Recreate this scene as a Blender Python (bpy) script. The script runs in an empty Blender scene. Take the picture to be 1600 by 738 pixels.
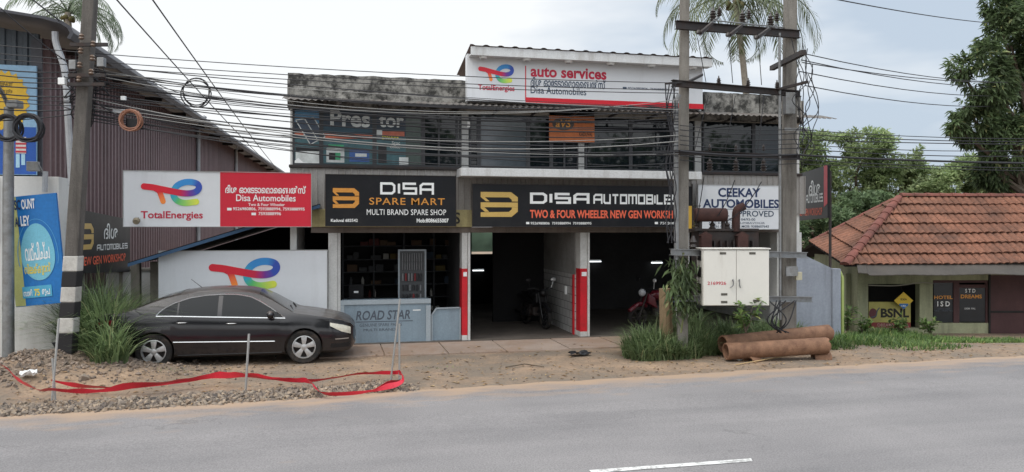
import bpy, bmesh, math, random
from mathutils import Vector, Matrix, noise

R = random.Random(11)
S = bpy.context.scene
COL = S.collection
rad = math.radians

# ------------------------------------------------------------------ camera, sky, sun, exposure
YAW = rad(12.8); EYE = 2.63; F = 1208.0; HOR = 357.0
FW = Vector((math.sin(YAW), math.cos(YAW), 0)); RT = Vector((math.cos(YAW), -math.sin(YAW), 0)); UP = Vector((0, 0, 1))
CAM = Vector((0, 0, EYE))
cd = bpy.data.cameras.new('camera'); cam = bpy.data.objects.new('camera', cd); COL.objects.link(cam)
cam.location = CAM; cam.rotation_euler = (rad(90), 0, -YAW)
cd.sensor_width = 36; cd.lens = 36 * F / 1600; cd.shift_y = -12 / 1600; cd.clip_end = 3000; cd.clip_start = 0.05
S.camera = cam
SUN_EL, SUN_AZ = 60, -118           # azimuth from +Y towards +X: high, from the left and a little behind the viewer
SUN_STRENGTH = 1.25
SKY_STRENGTH = 0.1
w = bpy.data.worlds.new('World'); S.world = w; w.use_nodes = True
nt = w.node_tree; bg = nt.nodes['Background']; bg.inputs[1].default_value = SKY_STRENGTH
sky = nt.nodes.new('ShaderNodeTexSky'); sky.sky_type = 'NISHITA'; sky.sun_disc = False
sky.sun_elevation = rad(SUN_EL); sky.sun_rotation = rad(SUN_AZ); sky.air_density = 1.2; sky.dust_density = 3.0; sky.ozone_density = 2.0
tc = nt.nodes.new('ShaderNodeTexCoord')
def wn(t, **k):
    n = nt.nodes.new(t)
    for a, b in k.items(): setattr(n, a, b)
    return n
L = nt.links.new
sep = wn('ShaderNodeSeparateXYZ'); L(tc.outputs['Generated'], sep.inputs[0])
# thin cloud sheet: darker towards the horizon, brighter overhead, broken by noise
mp = wn('ShaderNodeMapping'); mp.inputs['Scale'].default_value = (1.0, 1.0, 3.2); mp.inputs['Location'].default_value = (0.35, 0.2, 0.1); L(tc.outputs['Generated'], mp.inputs[0])
nz = wn('ShaderNodeTexNoise'); nz.inputs['Scale'].default_value = 2.1; nz.inputs['Detail'].default_value = 5; nz.inputs['Roughness'].default_value = 0.5
L(mp.outputs[0], nz.inputs['Vector'])
rx = wn('ShaderNodeMapRange'); rx.inputs['From Min'].default_value = -0.35; rx.inputs['From Max'].default_value = 0.62
rx.inputs['To Min'].default_value = 0.55; rx.inputs['To Max'].default_value = -0.13; L(sep.outputs[0], rx.inputs[0])
ad = wn('ShaderNodeMath', operation='ADD'); L(nz.outputs[0], ad.inputs[0]); L(rx.outputs[0], ad.inputs[1])
cr = wn('ShaderNodeValToRGB'); cr.color_ramp.elements[0].position = 0.40; cr.color_ramp.elements[1].position = 0.62
cr.color_ramp.elements[0].color = (0, 0, 0, 1); L(ad.outputs[0], cr.inputs[0])
el = wn('ShaderNodeMapRange'); el.inputs['From Min'].default_value = 0.3; el.inputs['From Max'].default_value = 0.95
el.inputs['To Min'].default_value = 1.0; el.inputs['To Max'].default_value = 2.1; L(sep.outputs[2], el.inputs[0])
cl = wn('ShaderNodeMixRGB'); cl.inputs[1].default_value = (6.0, 7.0, 8.2, 1); cl.inputs[2].default_value = (10.8, 11.0, 11.1, 1); L(cr.outputs[0], cl.inputs[0])
fy = wn('ShaderNodeMapRange'); fy.inputs['From Min'].default_value = 0.1; fy.inputs['From Max'].default_value = -0.6; fy.inputs['To Min'].default_value = 1.0; fy.inputs['To Max'].default_value = 1.35; L(sep.outputs[1], fy.inputs[0])
m2 = wn('ShaderNodeMath', operation='MULTIPLY'); L(el.outputs[0], m2.inputs[0]); L(fy.outputs[0], m2.inputs[1])
mul = wn('ShaderNodeVectorMath', operation='SCALE'); L(cl.outputs[0], mul.inputs[0]); L(m2.outputs[0], mul.inputs['Scale'])
mx = wn('ShaderNodeMixRGB'); mx.inputs[0].default_value = 0.88; L(sky.outputs[0], mx.inputs[1]); L(mul.outputs[0], mx.inputs[2])
L(mx.outputs[0], bg.inputs[0])
sl = bpy.data.lights.new('sun', 'SUN'); so = bpy.data.objects.new('sun', sl); COL.objects.link(so)
sl.energy = SUN_STRENGTH; sl.angle = rad(16); sl.color = (1, 0.95, 0.87)
sd = Vector((math.sin(rad(SUN_AZ)) * math.cos(rad(SUN_EL)), math.cos(rad(SUN_AZ)) * math.cos(rad(SUN_EL)), math.sin(rad(SUN_EL))))
so.rotation_euler = (-sd).to_track_quat('-Z', 'Y').to_euler()
so.location = (0, 10, 40)
S.view_settings.view_transform = 'Standard'; S.view_settings.look = 'None'; S.view_settings.exposure = 0.0; S.view_settings.gamma = 1
S.view_settings.use_curve_mapping = False
S.render.engine = 'CYCLES'
S.cycles.max_bounces = 6; S.cycles.diffuse_bounces = 3; S.cycles.glossy_bounces = 3; S.cycles.transparent_max_bounces = 6

# ------------------------------------------------------------------ pixel -> place helpers
def ray(px, py): return FW + RT * ((px - 800) / F) + UP * ((HOR - py) / F)
def P(px, py, Y):
    r = ray(px, py); return CAM + r * (Y / r.y)
def G(px, py, z=0.0):
    r = ray(px, py); return CAM + r * ((z - EYE) / r.z)
def C(px, py, D): return CAM + ray(px, py) * D
def PX(px, Y): return P(px, HOR, Y).x
def lerp(a, b, t): return a + (b - a) * t
def interp(tab, x):
    if x <= tab[0][0]: return tab[0][1]
    for (a, b), (c, d) in zip(tab, tab[1:]):
        if x <= c: return b + (d - b) * (x - a) / (c - a)
    return tab[-1][1]
def sst(a, b, x):
    t = max(0, min(1, (x - a) / (b - a))); return t * t * (3 - 2 * t)
def cat(pts, n):
    pts = [Vector(p) for p in pts]; out = []
    q = [pts[0] * 2 - pts[1]] + pts + [pts[-1] * 2 - pts[-2]]
    for i in range(1, len(q) - 2):
        for k in range(n):
            t = k / n; a, b, c, d = q[i - 1:i + 3]
            out.append(0.5 * ((2 * b) + (c - a) * t + (2 * a - 5 * b + 4 * c - d) * t * t + (3 * b - a - 3 * c + d) * t ** 3))
    out.append(pts[-1]); return out

# ------------------------------------------------------------------ materials
def hx(s, k=1.0):
    s = s.lstrip('#'); o = []
    for i in (0, 2, 4):
        c = int(s[i:i + 2], 16) / 255; o.append(k * (c / 12.92 if c <= 0.04045 else ((c + 0.055) / 1.055) ** 2.4))
    return tuple(o)
MATS = {}
def mat(name, c, rough=0.6, metal=0.0, var=0.12, scale=2.5, dirt=None, dirt_amt=0.0, streak=False, bump=0.0, bscale=40, fine=0.08, spec=0.4,
        dpos=(0.45, 0.7), coat=0.0, dscale=None):
    if name in MATS: return MATS[name]
    m = bpy.data.materials.new(name); m.use_nodes = True; MATS[name] = m
    t = m.node_tree; N = t.nodes.new; K = t.links.new; b = t.nodes['Principled BSDF']
    b.inputs['Roughness'].default_value = rough; b.inputs['Metallic'].default_value = metal; b.inputs['Specular IOR Level'].default_value = spec
    b.inputs['Coat Weight'].default_value = coat
    tc = N('ShaderNodeTexCoord')
    n1 = N('ShaderNodeTexNoise'); n1.inputs['Scale'].default_value = scale; n1.inputs['Detail'].default_value = 6; n1.inputs['Roughness'].default_value = 0.62
    K(tc.outputs['Object'], n1.inputs['Vector'])
    n2 = N('ShaderNodeTexNoise'); n2.inputs['Scale'].default_value = scale * 17; n2.inputs['Detail'].default_value = 3; K(tc.outputs['Object'], n2.inputs['Vector'])
    mr = N('ShaderNodeMapRange'); mr.inputs[1].default_value = 0.3; mr.inputs[2].default_value = 0.7; mr.inputs[3].default_value = 1 - var; mr.inputs[4].default_value = 1 + var
    K(n1.outputs[0], mr.inputs[0])
    mr2 = N('ShaderNodeMapRange'); mr2.inputs[1].default_value = 0.3; mr2.inputs[2].default_value = 0.7; mr2.inputs[3].default_value = 1 - fine; mr2.inputs[4].default_value = 1 + fine
    K(n2.outputs[0], mr2.inputs[0])
    mm = N('ShaderNodeMath'); mm.operation = 'MULTIPLY'; K(mr.outputs[0], mm.inputs[0]); K(mr2.outputs[0], mm.inputs[1])
    sc = N('ShaderNodeVectorMath'); sc.operation = 'SCALE'; sc.inputs[0].default_value = c; K(mm.outputs[0], sc.inputs['Scale'])
    out = sc.outputs[0]
    if dirt and dirt_amt > 0:
        mp = N('ShaderNodeMapping'); k = dscale or scale
        mp.inputs['Scale'].default_value = (k * 2.2, k * 2.2, k * 0.25) if streak else (k, k, k); mp.inputs['Location'].default_value = (3.1, 1.7, 0.4)
        K(tc.outputs['Object'], mp.inputs[0])
        n3 = N('ShaderNodeTexNoise'); n3.inputs['Scale'].default_value = 1.0; n3.inputs['Detail'].default_value = 8; n3.inputs['Roughness'].default_value = 0.7; K(mp.outputs[0], n3.inputs['Vector'])
        r3 = N('ShaderNodeMapRange'); r3.inputs[1].default_value = dpos[0]; r3.inputs[2].default_value = dpos[1]; r3.inputs[3].default_value = 0; r3.inputs[4].default_value = dirt_amt
        K(n3.outputs[0], r3.inputs[0])
        mx = N('ShaderNodeMixRGB'); K(r3.outputs[0], mx.inputs[0]); K(out, mx.inputs[1]); mx.inputs[2].default_value = (*dirt, 1); out = mx.outputs[0]
    K(out, b.inputs['Base Color'])
    if bump > 0:
        n4 = N('ShaderNodeTexNoise'); n4.inputs['Scale'].default_value = bscale; n4.inputs['Detail'].default_value = 5; K(tc.outputs['Object'], n4.inputs['Vector'])
        bp = N('ShaderNodeBump'); bp.inputs['Strength'].default_value = min(1, bump); bp.inputs['Distance'].default_value = 0.02; K(n4.outputs[0], bp.inputs['Height']); K(bp.outputs[0], b.inputs['Normal'])
    return m
def colmat(name, rough=0.45):
    m = bpy.data.materials.new(name); m.use_nodes = True; b = m.node_tree.nodes['Principled BSDF']; b.inputs['Roughness'].default_value = rough
    a = m.node_tree.nodes.new('ShaderNodeVertexColor'); a.layer_name = 'Col'; m.node_tree.links.new(a.outputs[0], b.inputs['Base Color']); MATS[name] = m
    return m
def emat(name, c, s):
    m = bpy.data.materials.new(name); m.use_nodes = True; b = m.node_tree.nodes['Principled BSDF']
    b.inputs['Base Color'].default_value = (.8, .8, .8, 1); b.inputs['Emission Color'].default_value = (*c, 1); b.inputs['Emission Strength'].default_value = s; return m
def leafmat(name, c1, c2, c3=None, trans=0.3):
    m = bpy.data.materials.new(name); m.use_nodes = True; t = m.node_tree; N = t.nodes.new; K = t.links.new; b = t.nodes['Principled BSDF']
    g = N('ShaderNodeNewGeometry'); cr = N('ShaderNodeValToRGB'); e = cr.color_ramp.elements
    e[0].color = (*c1, 1); e[1].color = (*c2, 1)
    if c3: x = e.new(0.93); x.color = (*c2, 1); e[-1].color = (*c3, 1)
    K(g.outputs['Random Per Island'], cr.inputs[0])
    tc = N('ShaderNodeTexCoord'); nz = N('ShaderNodeTexNoise'); nz.inputs['Scale'].default_value = 0.9; nz.inputs['Detail'].default_value = 3; K(tc.outputs['Object'], nz.inputs['Vector'])
    mr = N('ShaderNodeMapRange'); mr.inputs[1].default_value = 0.3; mr.inputs[2].default_value = 0.7; mr.inputs[3].default_value = 0.6; mr.inputs[4].default_value = 1.45; K(nz.outputs[0], mr.inputs[0])
    sc = N('ShaderNodeVectorMath'); sc.operation = 'SCALE'; K(cr.outputs[0], sc.inputs[0]); K(mr.outputs[0], sc.inputs['Scale'])
    K(sc.outputs[0], b.inputs['Base Color']); b.inputs['Roughness'].default_value = 0.5; b.inputs['Specular IOR Level'].default_value = 0.35
    tr = N('ShaderNodeBsdfTranslucent'); K(sc.outputs[0], tr.inputs[0]); ms = N('ShaderNodeMixShader'); ms.inputs[0].default_value = trans
    K(b.outputs[0], ms.inputs[1]); K(tr.outputs[0], ms.inputs[2]); K(ms.outputs[0], t.nodes['Material Output'].inputs[0]); MATS[name] = m
    return m

# ------------------------------------------------------------------ mesh builder
WL = {}
def wloc(o):
    v = Vector((0, 0, 0))
    while o is not None: v = v + o.location; o = o.parent
    return v
class MB:
    def __init__(s): s.bm = bmesh.new(); s.M = None; s.cl = None
    def v(s, co):
        co = Vector(co); return s.bm.verts.new(s.M @ co if s.M else co)
    def f(s, vs, mi=0):
        try: fc = s.bm.faces.new(vs); fc.material_index = mi; return fc
        except ValueError: return None
    def poly(s, pts, mi=0): return s.f([s.v(p) for p in pts], mi)
    def box(s, x0, x1, y0, y1, z0, z1, bev=0, mi=0):
        c = [s.v((x, y, z)) for z in (z0, z1) for y in (y0, y1) for x in (x0, x1)]
        fs = [s.f([c[i] for i in q], mi) for q in ((0, 2, 3, 1), (4, 5, 7, 6), (0, 1, 5, 4), (2, 6, 7, 3), (0, 4, 6, 2), (1, 3, 7, 5))]
        if bev: s.bevel(fs, bev)
        return s
    def bevel(s, fs, b, seg=2):
        es = list({e for f in fs if f for e in f.edges})
        bmesh.ops.bevel(s.bm, geom=es, offset=b, segments=seg, affect='EDGES', profile=0.6, clamp_overlap=True)
    def obox(s, p, u, v, n, a, b, c, bev=0):       # box from corner p along unit-ish vectors
        p = Vector(p); q = [p + u * (a * i) + v * (b * j) + n * (c * k) for k in (0, 1) for j in (0, 1) for i in (0, 1)]
        cc = [s.v(x) for x in q]
        fs = [s.f([cc[i] for i in g]) for g in ((0, 2, 3, 1), (4, 5, 7, 6), (0, 1, 5, 4), (2, 6, 7, 3), (0, 4, 6, 2), (1, 3, 7, 5))]
        if bev: s.bevel(fs, bev)
        return s
    def bar(s, a, b, wd, hg, up=(0, 0, 1), bev=0):  # square bar from a to b
        a, b = Vector(a), Vector(b); d = (b - a); l = d.length; d.normalize(); r = d.cross(Vector(up))
        if r.length < 1e-4: r = d.cross(Vector((0, 1, 0)))
        r.normalize(); u = r.cross(d)
        return s.obox(a - r * wd / 2 - u * hg / 2, d, r, u, l, wd, hg, bev)
    def prism(s, pts, vec, bev=0):
        vec = Vector(vec); A = [s.v(p) for p in pts]; B = [s.v(Vector(p) + vec) for p in pts]; n = len(pts); fs = []
        fs.append(s.f(A[::-1])); fs.append(s.f(B))
        for i in range(n): fs.append(s.f([A[i], A[(i + 1) % n], B[(i + 1) % n], B[i]]))
        if bev: s.bevel([f for f in fs if f], bev)
        return s
    def tube(s, pts, r, n=8, cap=True, mi=0):
        pts = [Vector(p) for p in pts]; rs = r if isinstance(r, (list, tuple)) else [r] * len(pts)
        t0 = (pts[1] - pts[0]).normalized(); u = t0.orthogonal().normalized(); rings = []
        for i, p in enumerate(pts):
            t = (pts[min(i + 1, len(pts) - 1)] - pts[max(i - 1, 0)]).normalized()
            u = (u - t * u.dot(t)); u = u.normalized() if u.length > 1e-6 else t.orthogonal().normalized(); vv = t.cross(u)
            rings.append([s.v(p + (u * math.cos(2 * math.pi * k / n) + vv * math.sin(2 * math.pi * k / n)) * rs[i]) for k in range(n)])
        for a, b in zip(rings, rings[1:]):
            for k in range(n): s.f([a[k], a[(k + 1) % n], b[(k + 1) % n], b[k]], mi)
        if cap: s.f(rings[0][::-1], mi); s.f(rings[-1], mi)
        return s
    def lathe(s, prof, c, axis=(0, 0, 1), n=16, ring=False):
        c = Vector(c); ax = Vector(axis).normalized(); u = ax.orthogonal().normalized(); v = ax.cross(u); rings = []
        for r, z in prof: rings.append([s.v(c + ax * z + (u * math.cos(2 * math.pi * k / n) + v * math.sin(2 * math.pi * k / n)) * max(r, 1e-4)) for k in range(n)])
        for a, b in zip(rings, rings[1:]):
            for k in range(n): s.f([a[k], a[(k + 1) % n], b[(k + 1) % n], b[k]])
        if ring:
            for k in range(n): s.f([rings[-1][k], rings[-1][(k + 1) % n], rings[0][(k + 1) % n], rings[0][k]])
        else: s.f(rings[0][::-1]); s.f(rings[-1])
        return s
    def ball(s, c, r, n=10, m=7):
        c = Vector(c); r = r if isinstance(r, (tuple, list)) else (r, r, r); rings = []
        for j in range(1, m):
            th = math.pi * j / m
            rings.append([s.v(c + Vector((r[0] * math.sin(th) * math.cos(2 * math.pi * k / n), r[1] * math.sin(th) * math.sin(2 * math.pi * k / n), r[2] * math.cos(th)))) for k in range(n)])
        t = s.v(c + Vector((0, 0, r[2]))); b = s.v(c - Vector((0, 0, r[2])))
        for k in range(n): s.f([t, rings[0][k], rings[0][(k + 1) % n]]); s.f([b, rings[-1][(k + 1) % n], rings[-1][k]])
        for a, q in zip(rings, rings[1:]):
            for k in range(n): s.f([a[k], q[k], q[(k + 1) % n], a[(k + 1) % n]])
        return s
    def build(s, name, m, parent=None, smooth=False, loc=None, sharp=38):
        bm = s.bm
        if parent is not None: off = wloc(parent) + (Vector(loc) if loc else Vector((0, 0, 0))); ol = Vector(loc) if loc else Vector((0, 0, 0))
        else:
            if loc is None:
                lo = Vector([min(v.co[i] for v in bm.verts) for i in range(3)]); hi = Vector([max(v.co[i] for v in bm.verts) for i in range(3)])
                loc = Vector(((lo.x + hi.x) / 2, (lo.y + hi.y) / 2, lo.z))
            ol = off = Vector(loc)
        bmesh.ops.translate(bm, verts=bm.verts, vec=-off)
        if smooth:
            bm.normal_update()
            for f in bm.faces: f.smooth = True
            for e in bm.edges:
                if len(e.link_faces) == 2 and e.calc_face_angle(0) > rad(sharp): e.smooth = False
        me = bpy.data.meshes.new(name); bm.to_mesh(me); bm.free()
        for x in (m if isinstance(m, (list, tuple)) else [m]): me.materials.append(x)
        o = bpy.data.objects.new(name, me); COL.objects.link(o); o.location = ol
        if parent is not None: o.parent = parent
        return o
def fixn(mb): bmesh.ops.recalc_face_normals(mb.bm, faces=mb.bm.faces); return mb
def tag(o, label, cat, group=None, kind=None):
    o['label'] = label; o['category'] = cat
    if group: o['group'] = group
    if kind: o['kind'] = kind
    return o
def struct(o, kind='structure'): o['kind'] = kind; return o
def thing(name, label, cat, loc, group=None):
    o = bpy.data.objects.new(name, None); COL.objects.link(o); o.location = loc; o.empty_display_size = 0.2
    return tag(o, label, cat, group)
def copy_tree(o, parent=None):
    c = o.copy(); COL.objects.link(c)
    if parent is not None: c.parent = parent
    for ch in list(o.children): copy_tree(ch, c)
    return c

# ------------------------------------------------------------------ lettering
class Plane:
    """a flat board front: O on the plane, N towards the viewer, optional roll"""
    def __init__(s, O, N, roll=0):
        s.O = Vector(O); s.N = Vector(N).normalized(); s.U = UP.cross(s.N).normalized(); s.V = s.N.cross(s.U)
        if roll: q = Matrix.Rotation(roll, 3, s.N); s.U = q @ s.U; s.V = q @ s.V
    def uv(s, px, py):
        r = ray(px, py); p = CAM + r * ((s.O - CAM).dot(s.N) / r.dot(s.N)) - s.O; return p.dot(s.U), p.dot(s.V)
    def w(s, u, v, off=0.0): return s.O + s.U * u + s.V * v + s.N * off
    def pt(s, px, py, off=0.0): return s.w(*s.uv(px, py), off)
    def board(s, mb, x0, y0, x1, y1, th=0.06, bev=0.004, xr=None):      # pixel box -> box with thickness behind the plane
        u0, v1 = s.uv(x0, y0); _, v0 = s.uv(x0, y1); u1, _ = s.uv(x1, (y0 + y1) / 2)
        mb.obox(s.w(u0, v0, -th), s.U, s.V, s.N, u1 - u0, v1 - v0, th, bev); return u0, v0, u1, v1
    def sheet(s, mb, x0, y0, x1, y1, off):
        u0, v1 = s.uv(x0, y0); _, v0 = s.uv(x0, y1); u1, _ = s.uv(x1, (y0 + y1) / 2)
        mb.poly([s.w(u0, v0, off), s.w(u1, v0, off), s.w(u1, v1, off), s.w(u0, v1, off)])
def facade(Y): return Plane((0, Y, 0), (0, -1, 0))
TCACHE = {}
def glyphs(body, off=0.0, shear=0.0, space=1.0):
    k = (body, off, shear, space)
    if k not in TCACHE:
        c = bpy.data.curves.new('lettering', 'FONT'); c.body = body; c.size = 1; c.offset = off; c.shear = shear; c.resolution_u = 3; c.space_character = space
        o = bpy.data.objects.new('lettering', c); COL.objects.link(o); bpy.context.view_layer.update()
        dg = bpy.context.evaluated_depsgraph_get(); me = bpy.data.meshes.new_from_object(o.evaluated_get(dg))
        TCACHE[k] = ([(v.co.x, v.co.y) for v in me.vertices], [tuple(p.vertices) for p in me.polygons])
        bpy.data.objects.remove(o); bpy.data.curves.remove(c); bpy.data.meshes.remove(me)
    return TCACHE[k]
def text(pl, body, box, m, parent, off=0.004, bold=0.0, shear=0.0, space=1.0, name='lettering', uvbox=None):
    vs, fs = glyphs(body, bold, shear, space)
    x0 = min(v[0] for v in vs); x1 = max(v[0] for v in vs); y0 = min(v[1] for v in vs); y1 = max(v[1] for v in vs)
    if uvbox: u0, v0, u1, v1 = uvbox
    else:
        u0, v1 = pl.uv(box[0], box[1]); _, v0 = pl.uv(box[0], box[3]); u1, _ = pl.uv(box[2], (box[1] + box[3]) / 2)
    mb = MB(); V = [mb.v(pl.w(u0 + (u1 - u0) * (a - x0) / (x1 - x0), v0 + (v1 - v0) * (b - y0) / (y1 - y0), off)) for a, b in vs]
    for f in fs: mb.f([V[i] for i in f])
    for fc in mb.bm.faces:
        fc.normal_update()
        if fc.normal.dot(pl.N) < 0: fc.normal_flip()
    return mb.build(name, m, parent)
def ribbon(pts, wd, closed=False):
    """2-D polyline -> mitred left/right point lists"""
    n = len(pts); Lp, Rp = [], []
    for i in range(n):
        a = Vector(pts[(i - 1) % n] if (closed or i > 0) else pts[i]); b = Vector(pts[i]); c = Vector(pts[(i + 1) % n] if (closed or i < n - 1) else pts[i])
        d1 = (b - a).normalized() if (b - a).length > 1e-9 else (c - b).normalized(); d2 = (c - b).normalized() if (c - b).length > 1e-9 else d1
        n1 = Vector((-d1.y, d1.x)); n2 = Vector((-d2.y, d2.x)); mt = (n1 + n2); mt = mt / max(mt.length, 1e-6); k = 1 / max(0.35, mt.dot(n1))
        h = (wd[i] if isinstance(wd, list) else wd) / 2
        Lp.append(b + mt * h * k); Rp.append(b - mt * h * k)
    return Lp, Rp
# squared techno letters: (width, list of strokes) on a 1-high grid
TL = {
    'D': (1.35, [([(0, .5), (0, 1), (1.1, 1), (1.35, .8), (1.35, .2), (1.1, 0), (0, 0)], True)]),
    'I': (0.0, [([(0, 0), (0, 1)], False)]),
    'S': (1.3, [([(1.3, 1), (0, 1), (0, .52), (1.3, .52), (1.3, 0), (0, 0)], False)]),
    'A': (1.3, [([(0, -.1), (0, .8), (.25, 1), (1.3, 1), (1.3, -.1)], False), ([(0, .42), (1.3, .42)], False)]),
    'U': (1.0, [([(0, 1.1), (0, .15), (.15, 0), (1, 0), (1, 1.1)], False)]),
    'T': (1.0, [([(0, 1), (1, 1)], False), ([(.5, 1), (.5, -.1)], False)]),
    'O': (1.0, [([(0, .5), (0, 1), (1, 1), (1, 0), (0, 0)], True)]),
    'M': (1.3, [([(0, -.1), (0, 1), (1.3, 1), (1.3, -.1)], False), ([(.65, 1), (.65, -.1)], False)]),
    'B': (1.0, [([(0, .5), (0, 1), (.95, 1), (1, .5), (1, 0), (0, 0)], True), ([(0, .5), (1, .5)], False)]),
    'L': (0.9, [([(0, 1.1), (0, 0), (.95, 0)], False)]),
    'E': (0.95, [([(1, 1), (0, 1), (0, 0), (1, 0)], False), ([(0, .5), (1, .5)], False)]),
}
def techno(pl, word, box, m, parent, wd=0.2, gap=0.42, off=0.005, name='lettering'):
    u0, v1 = pl.uv(box[0], box[1]); _, v0 = pl.uv(box[0], box[3]); u1, _ = pl.uv(box[2], (box[1] + box[3]) / 2)
    tot = sum(TL[c][0] for c in word) + gap * (len(word) - 1) + wd; su = (u1 - u0) / tot; sv = (v1 - v0) / (1 + wd); mb = MB(); x = wd / 2; k = 0
    for ch in word:
        for st, closed in TL[ch][1]:
            Lp, Rp = ribbon([(p[0] + x, p[1]) for p in st], wd, closed); n = len(st); k += 1; o = off + 0.0006 * (k % 3)
            A = [mb.v(pl.w(u0 + p[0] * su, v0 + (p[1] + wd / 2) * sv, o)) for p in Lp]; B = [mb.v(pl.w(u0 + p[0] * su, v0 + (p[1] + wd / 2) * sv, o)) for p in Rp]
            for i in range(n if closed else n - 1): j = (i + 1) % n; mb.f([A[i], B[i], B[j], A[j]])
        x += TL[ch][0] + gap
    return mb.build(name, m, parent)
def emblem(pl, box, m, parent, off=0.005):
    u0, v1 = pl.uv(box[0], box[1]); _, v0 = pl.uv(box[0], box[3]); u1, _ = pl.uv(box[2], (box[1] + box[3]) / 2); mb = MB()
    for q in ([(0, 0), (115, 0), (141, 20), (141, 37), (118, 37), (118, 30), (107, 21), (16, 21), (34, 37), (20, 37), (0, 20)],
              [(0, 41), (141, 41), (141, 60), (0, 60)],
              [(118, 60.5), (141, 60.5), (141, 77), (117, 98), (0, 98), (0, 80), (107, 78), (118, 68)],
              [(0, 60.5), (14, 60.5), (32, 77.5), (16, 78.2), (0, 64)]):
        mb.poly([pl.w(u0 + (u1 - u0) * a / 141, v1 - (v1 - v0) * b / 98, off) for a, b in q][::-1])
    return mb.build('emblem', m, parent)
def total_logo(pl, box, parent, off=0.004):
    """ribbon logo: a red T bar running into a blue-green e loop"""
    u0, v1 = pl.uv(box[0], box[1]); _, v0 = pl.uv(box[0], box[3]); u1, _ = pl.uv(box[2], (box[1] + box[3]) / 2)
    red, dred, pur, blu, lbl, tea, grn, yel, org = hx('d3142e'), hx('c01440'), hx('6b2a8c'), hx('2b4aa8'), hx('2f86c8'), hx('2a9fb4'), hx('57b46a'), hx('cfd84a'), hx('e8693a')
    main = cat([(16, 39), (60, 44), (120, 56), (190, 69), (235, 71), (268, 62), (282, 43), (274, 24), (245, 15), (210, 17), (178, 32), (160, 58), (160, 88), (180, 110), (215, 119), (268, 113)], 8)
    cols = [red, red, red, dred, pur, blu, blu, blu, lbl, lbl, lbl, tea, tea, grn, hx('8fc860'), yel]
    leg = cat([(70, 50), (88, 62), (98, 85), (107, 112)], 8); lc = [dred, red, org, hx('f08a3a')]
    def strip(pts, cols, wd, o0, o1):
        mb = MB(); cl = mb.bm.loops.layers.float_color.new('Col'); Lp, Rp = ribbon([(p.x, p.y) for p in [Vector((q[0], q[1], 0)) for q in pts]], wd); n = len(pts)
        W = lambda p, o: pl.w(u0 + (u1 - u0) * p[0] / 298, v1 - (v1 - v0) * p[1] / 132, o)
        def colat(t):
            k = t * (len(cols) - 1); i = min(int(k), len(cols) - 2); return tuple(lerp(a, b, k - i) for a, b in zip(cols[i], cols[i + 1])) + (1,)
        O = [lerp(o0, o1, i / (n - 1)) for i in range(n)]
        A = [mb.v(W(p, O[i])) for i, p in enumerate(Lp)]; B = [mb.v(W(p, O[i])) for i, p in enumerate(Rp)]
        for i in range(n - 1):
            fc = mb.f([A[i], A[i + 1], B[i + 1], B[i]])
            for lp in fc.loops: lp[cl] = colat((i + (lp.vert in (A[i + 1], B[i + 1]))) / (n - 1))
        for e, sg in ((0, 1), (n - 1, -1)):      # round ends
            c = (Lp[e] + Rp[e]) / 2; r0 = Lp[e] - c; ang = [sg * math.pi * k / 10 for k in range(11)]
            ring = [mb.v(W(c + Vector((r0.x * math.cos(a) - r0.y * math.sin(a), r0.x * math.sin(a) + r0.y * math.cos(a))), O[e])) for a in ang]
            fc = mb.f(ring)
            if fc:
                for lp in fc.loops: lp[cl] = colat(e / (n - 1))
        return mb
    a = strip(main, cols, 31, off + 0.006, off + 0.002); b = strip(leg, lc, 26, off + 0.004, off + 0.001)
    me = bpy.data.meshes.new('tmp'); b.bm.to_mesh(me); b.bm.free(); a.bm.from_mesh(me); bpy.data.meshes.remove(me)
    return a.build('logo', MATS['printed'], parent)
# ------------------------------------------------------------------ palette
colmat('printed', 0.45)
concrete = mat('worn concrete', hx('8d8880'), 0.9, var=.18, scale=1.4, dirt=hx('4a4844'), dirt_amt=.6, streak=True, bump=.3)
parapet_m = mat('blackened parapet concrete', hx('8b8984'), 0.95, var=.25, scale=2.2, dirt=hx('1c1c1b'), dirt_amt=.9, dscale=3.6, bump=.8, bscale=14, dpos=(.42, .58))
whitewall = mat('white painted wall', hx('cfcfcc'), 0.8, fine=.03, var=.06, scale=1.2, dirt=hx('7d756a'), dirt_amt=.35, streak=True, dpos=(.5, .75))
pillar_w = mat('grey white pillar paint', hx('bfbfbd'), 0.75, var=.08, scale=2, dirt=hx('6e6860'), dirt_amt=.45, dpos=(.5, .75))
pillar_r = mat('red pillar paint', hx('c01a28'), 0.6, var=.1, scale=3, dirt=hx('6b2a25'), dirt_amt=.35)
cream = mat('cream lintel paint', hx('b5ab7e'), 0.85, var=.12, scale=2, dirt=hx('5b5340'), dirt_amt=.55, streak=True)
bandm = mat('pale corrugated sheet', hx('9a9794'), 0.7, var=.1, scale=1.5, dirt=hx('6c6258'), dirt_amt=.5, streak=True)
tin = mat('weathered tin sheet', hx('6c6966'), 0.75, metal=.15, var=.2, scale=3, dirt=hx('4d3f36'), dirt_amt=.7)
rusttin = mat('rusty tin sheet', hx('7a5f52'), 0.85, var=.25, scale=3, dirt=hx('3b2a22'), dirt_amt=.7)
dark = mat('shade darkened wall', hx('404042'), 0.9, var=.2, scale=1)  # interior shade put into the wall colour so the bays stay dim
blackm = mat('matt black', hx('1a1a1c'), 0.9, var=.2, scale=1)  # near black stands in for interior shade; also on plain black parts
shutter_m = mat('brown grey shutter box', hx('6f6660'), 0.8, var=.12, scale=2, dirt=hx('3d352f'), dirt_amt=.5, streak=True)
ledge_m = mat('white ledge paint', hx('c6c8c9'), 0.75, var=.06, scale=2, dirt=hx('80776c'), dirt_amt=.5, streak=True, dpos=(.5, .75))
frame_m = mat('dark window frame', hx('34363a'), 0.5, var=.1)
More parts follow.
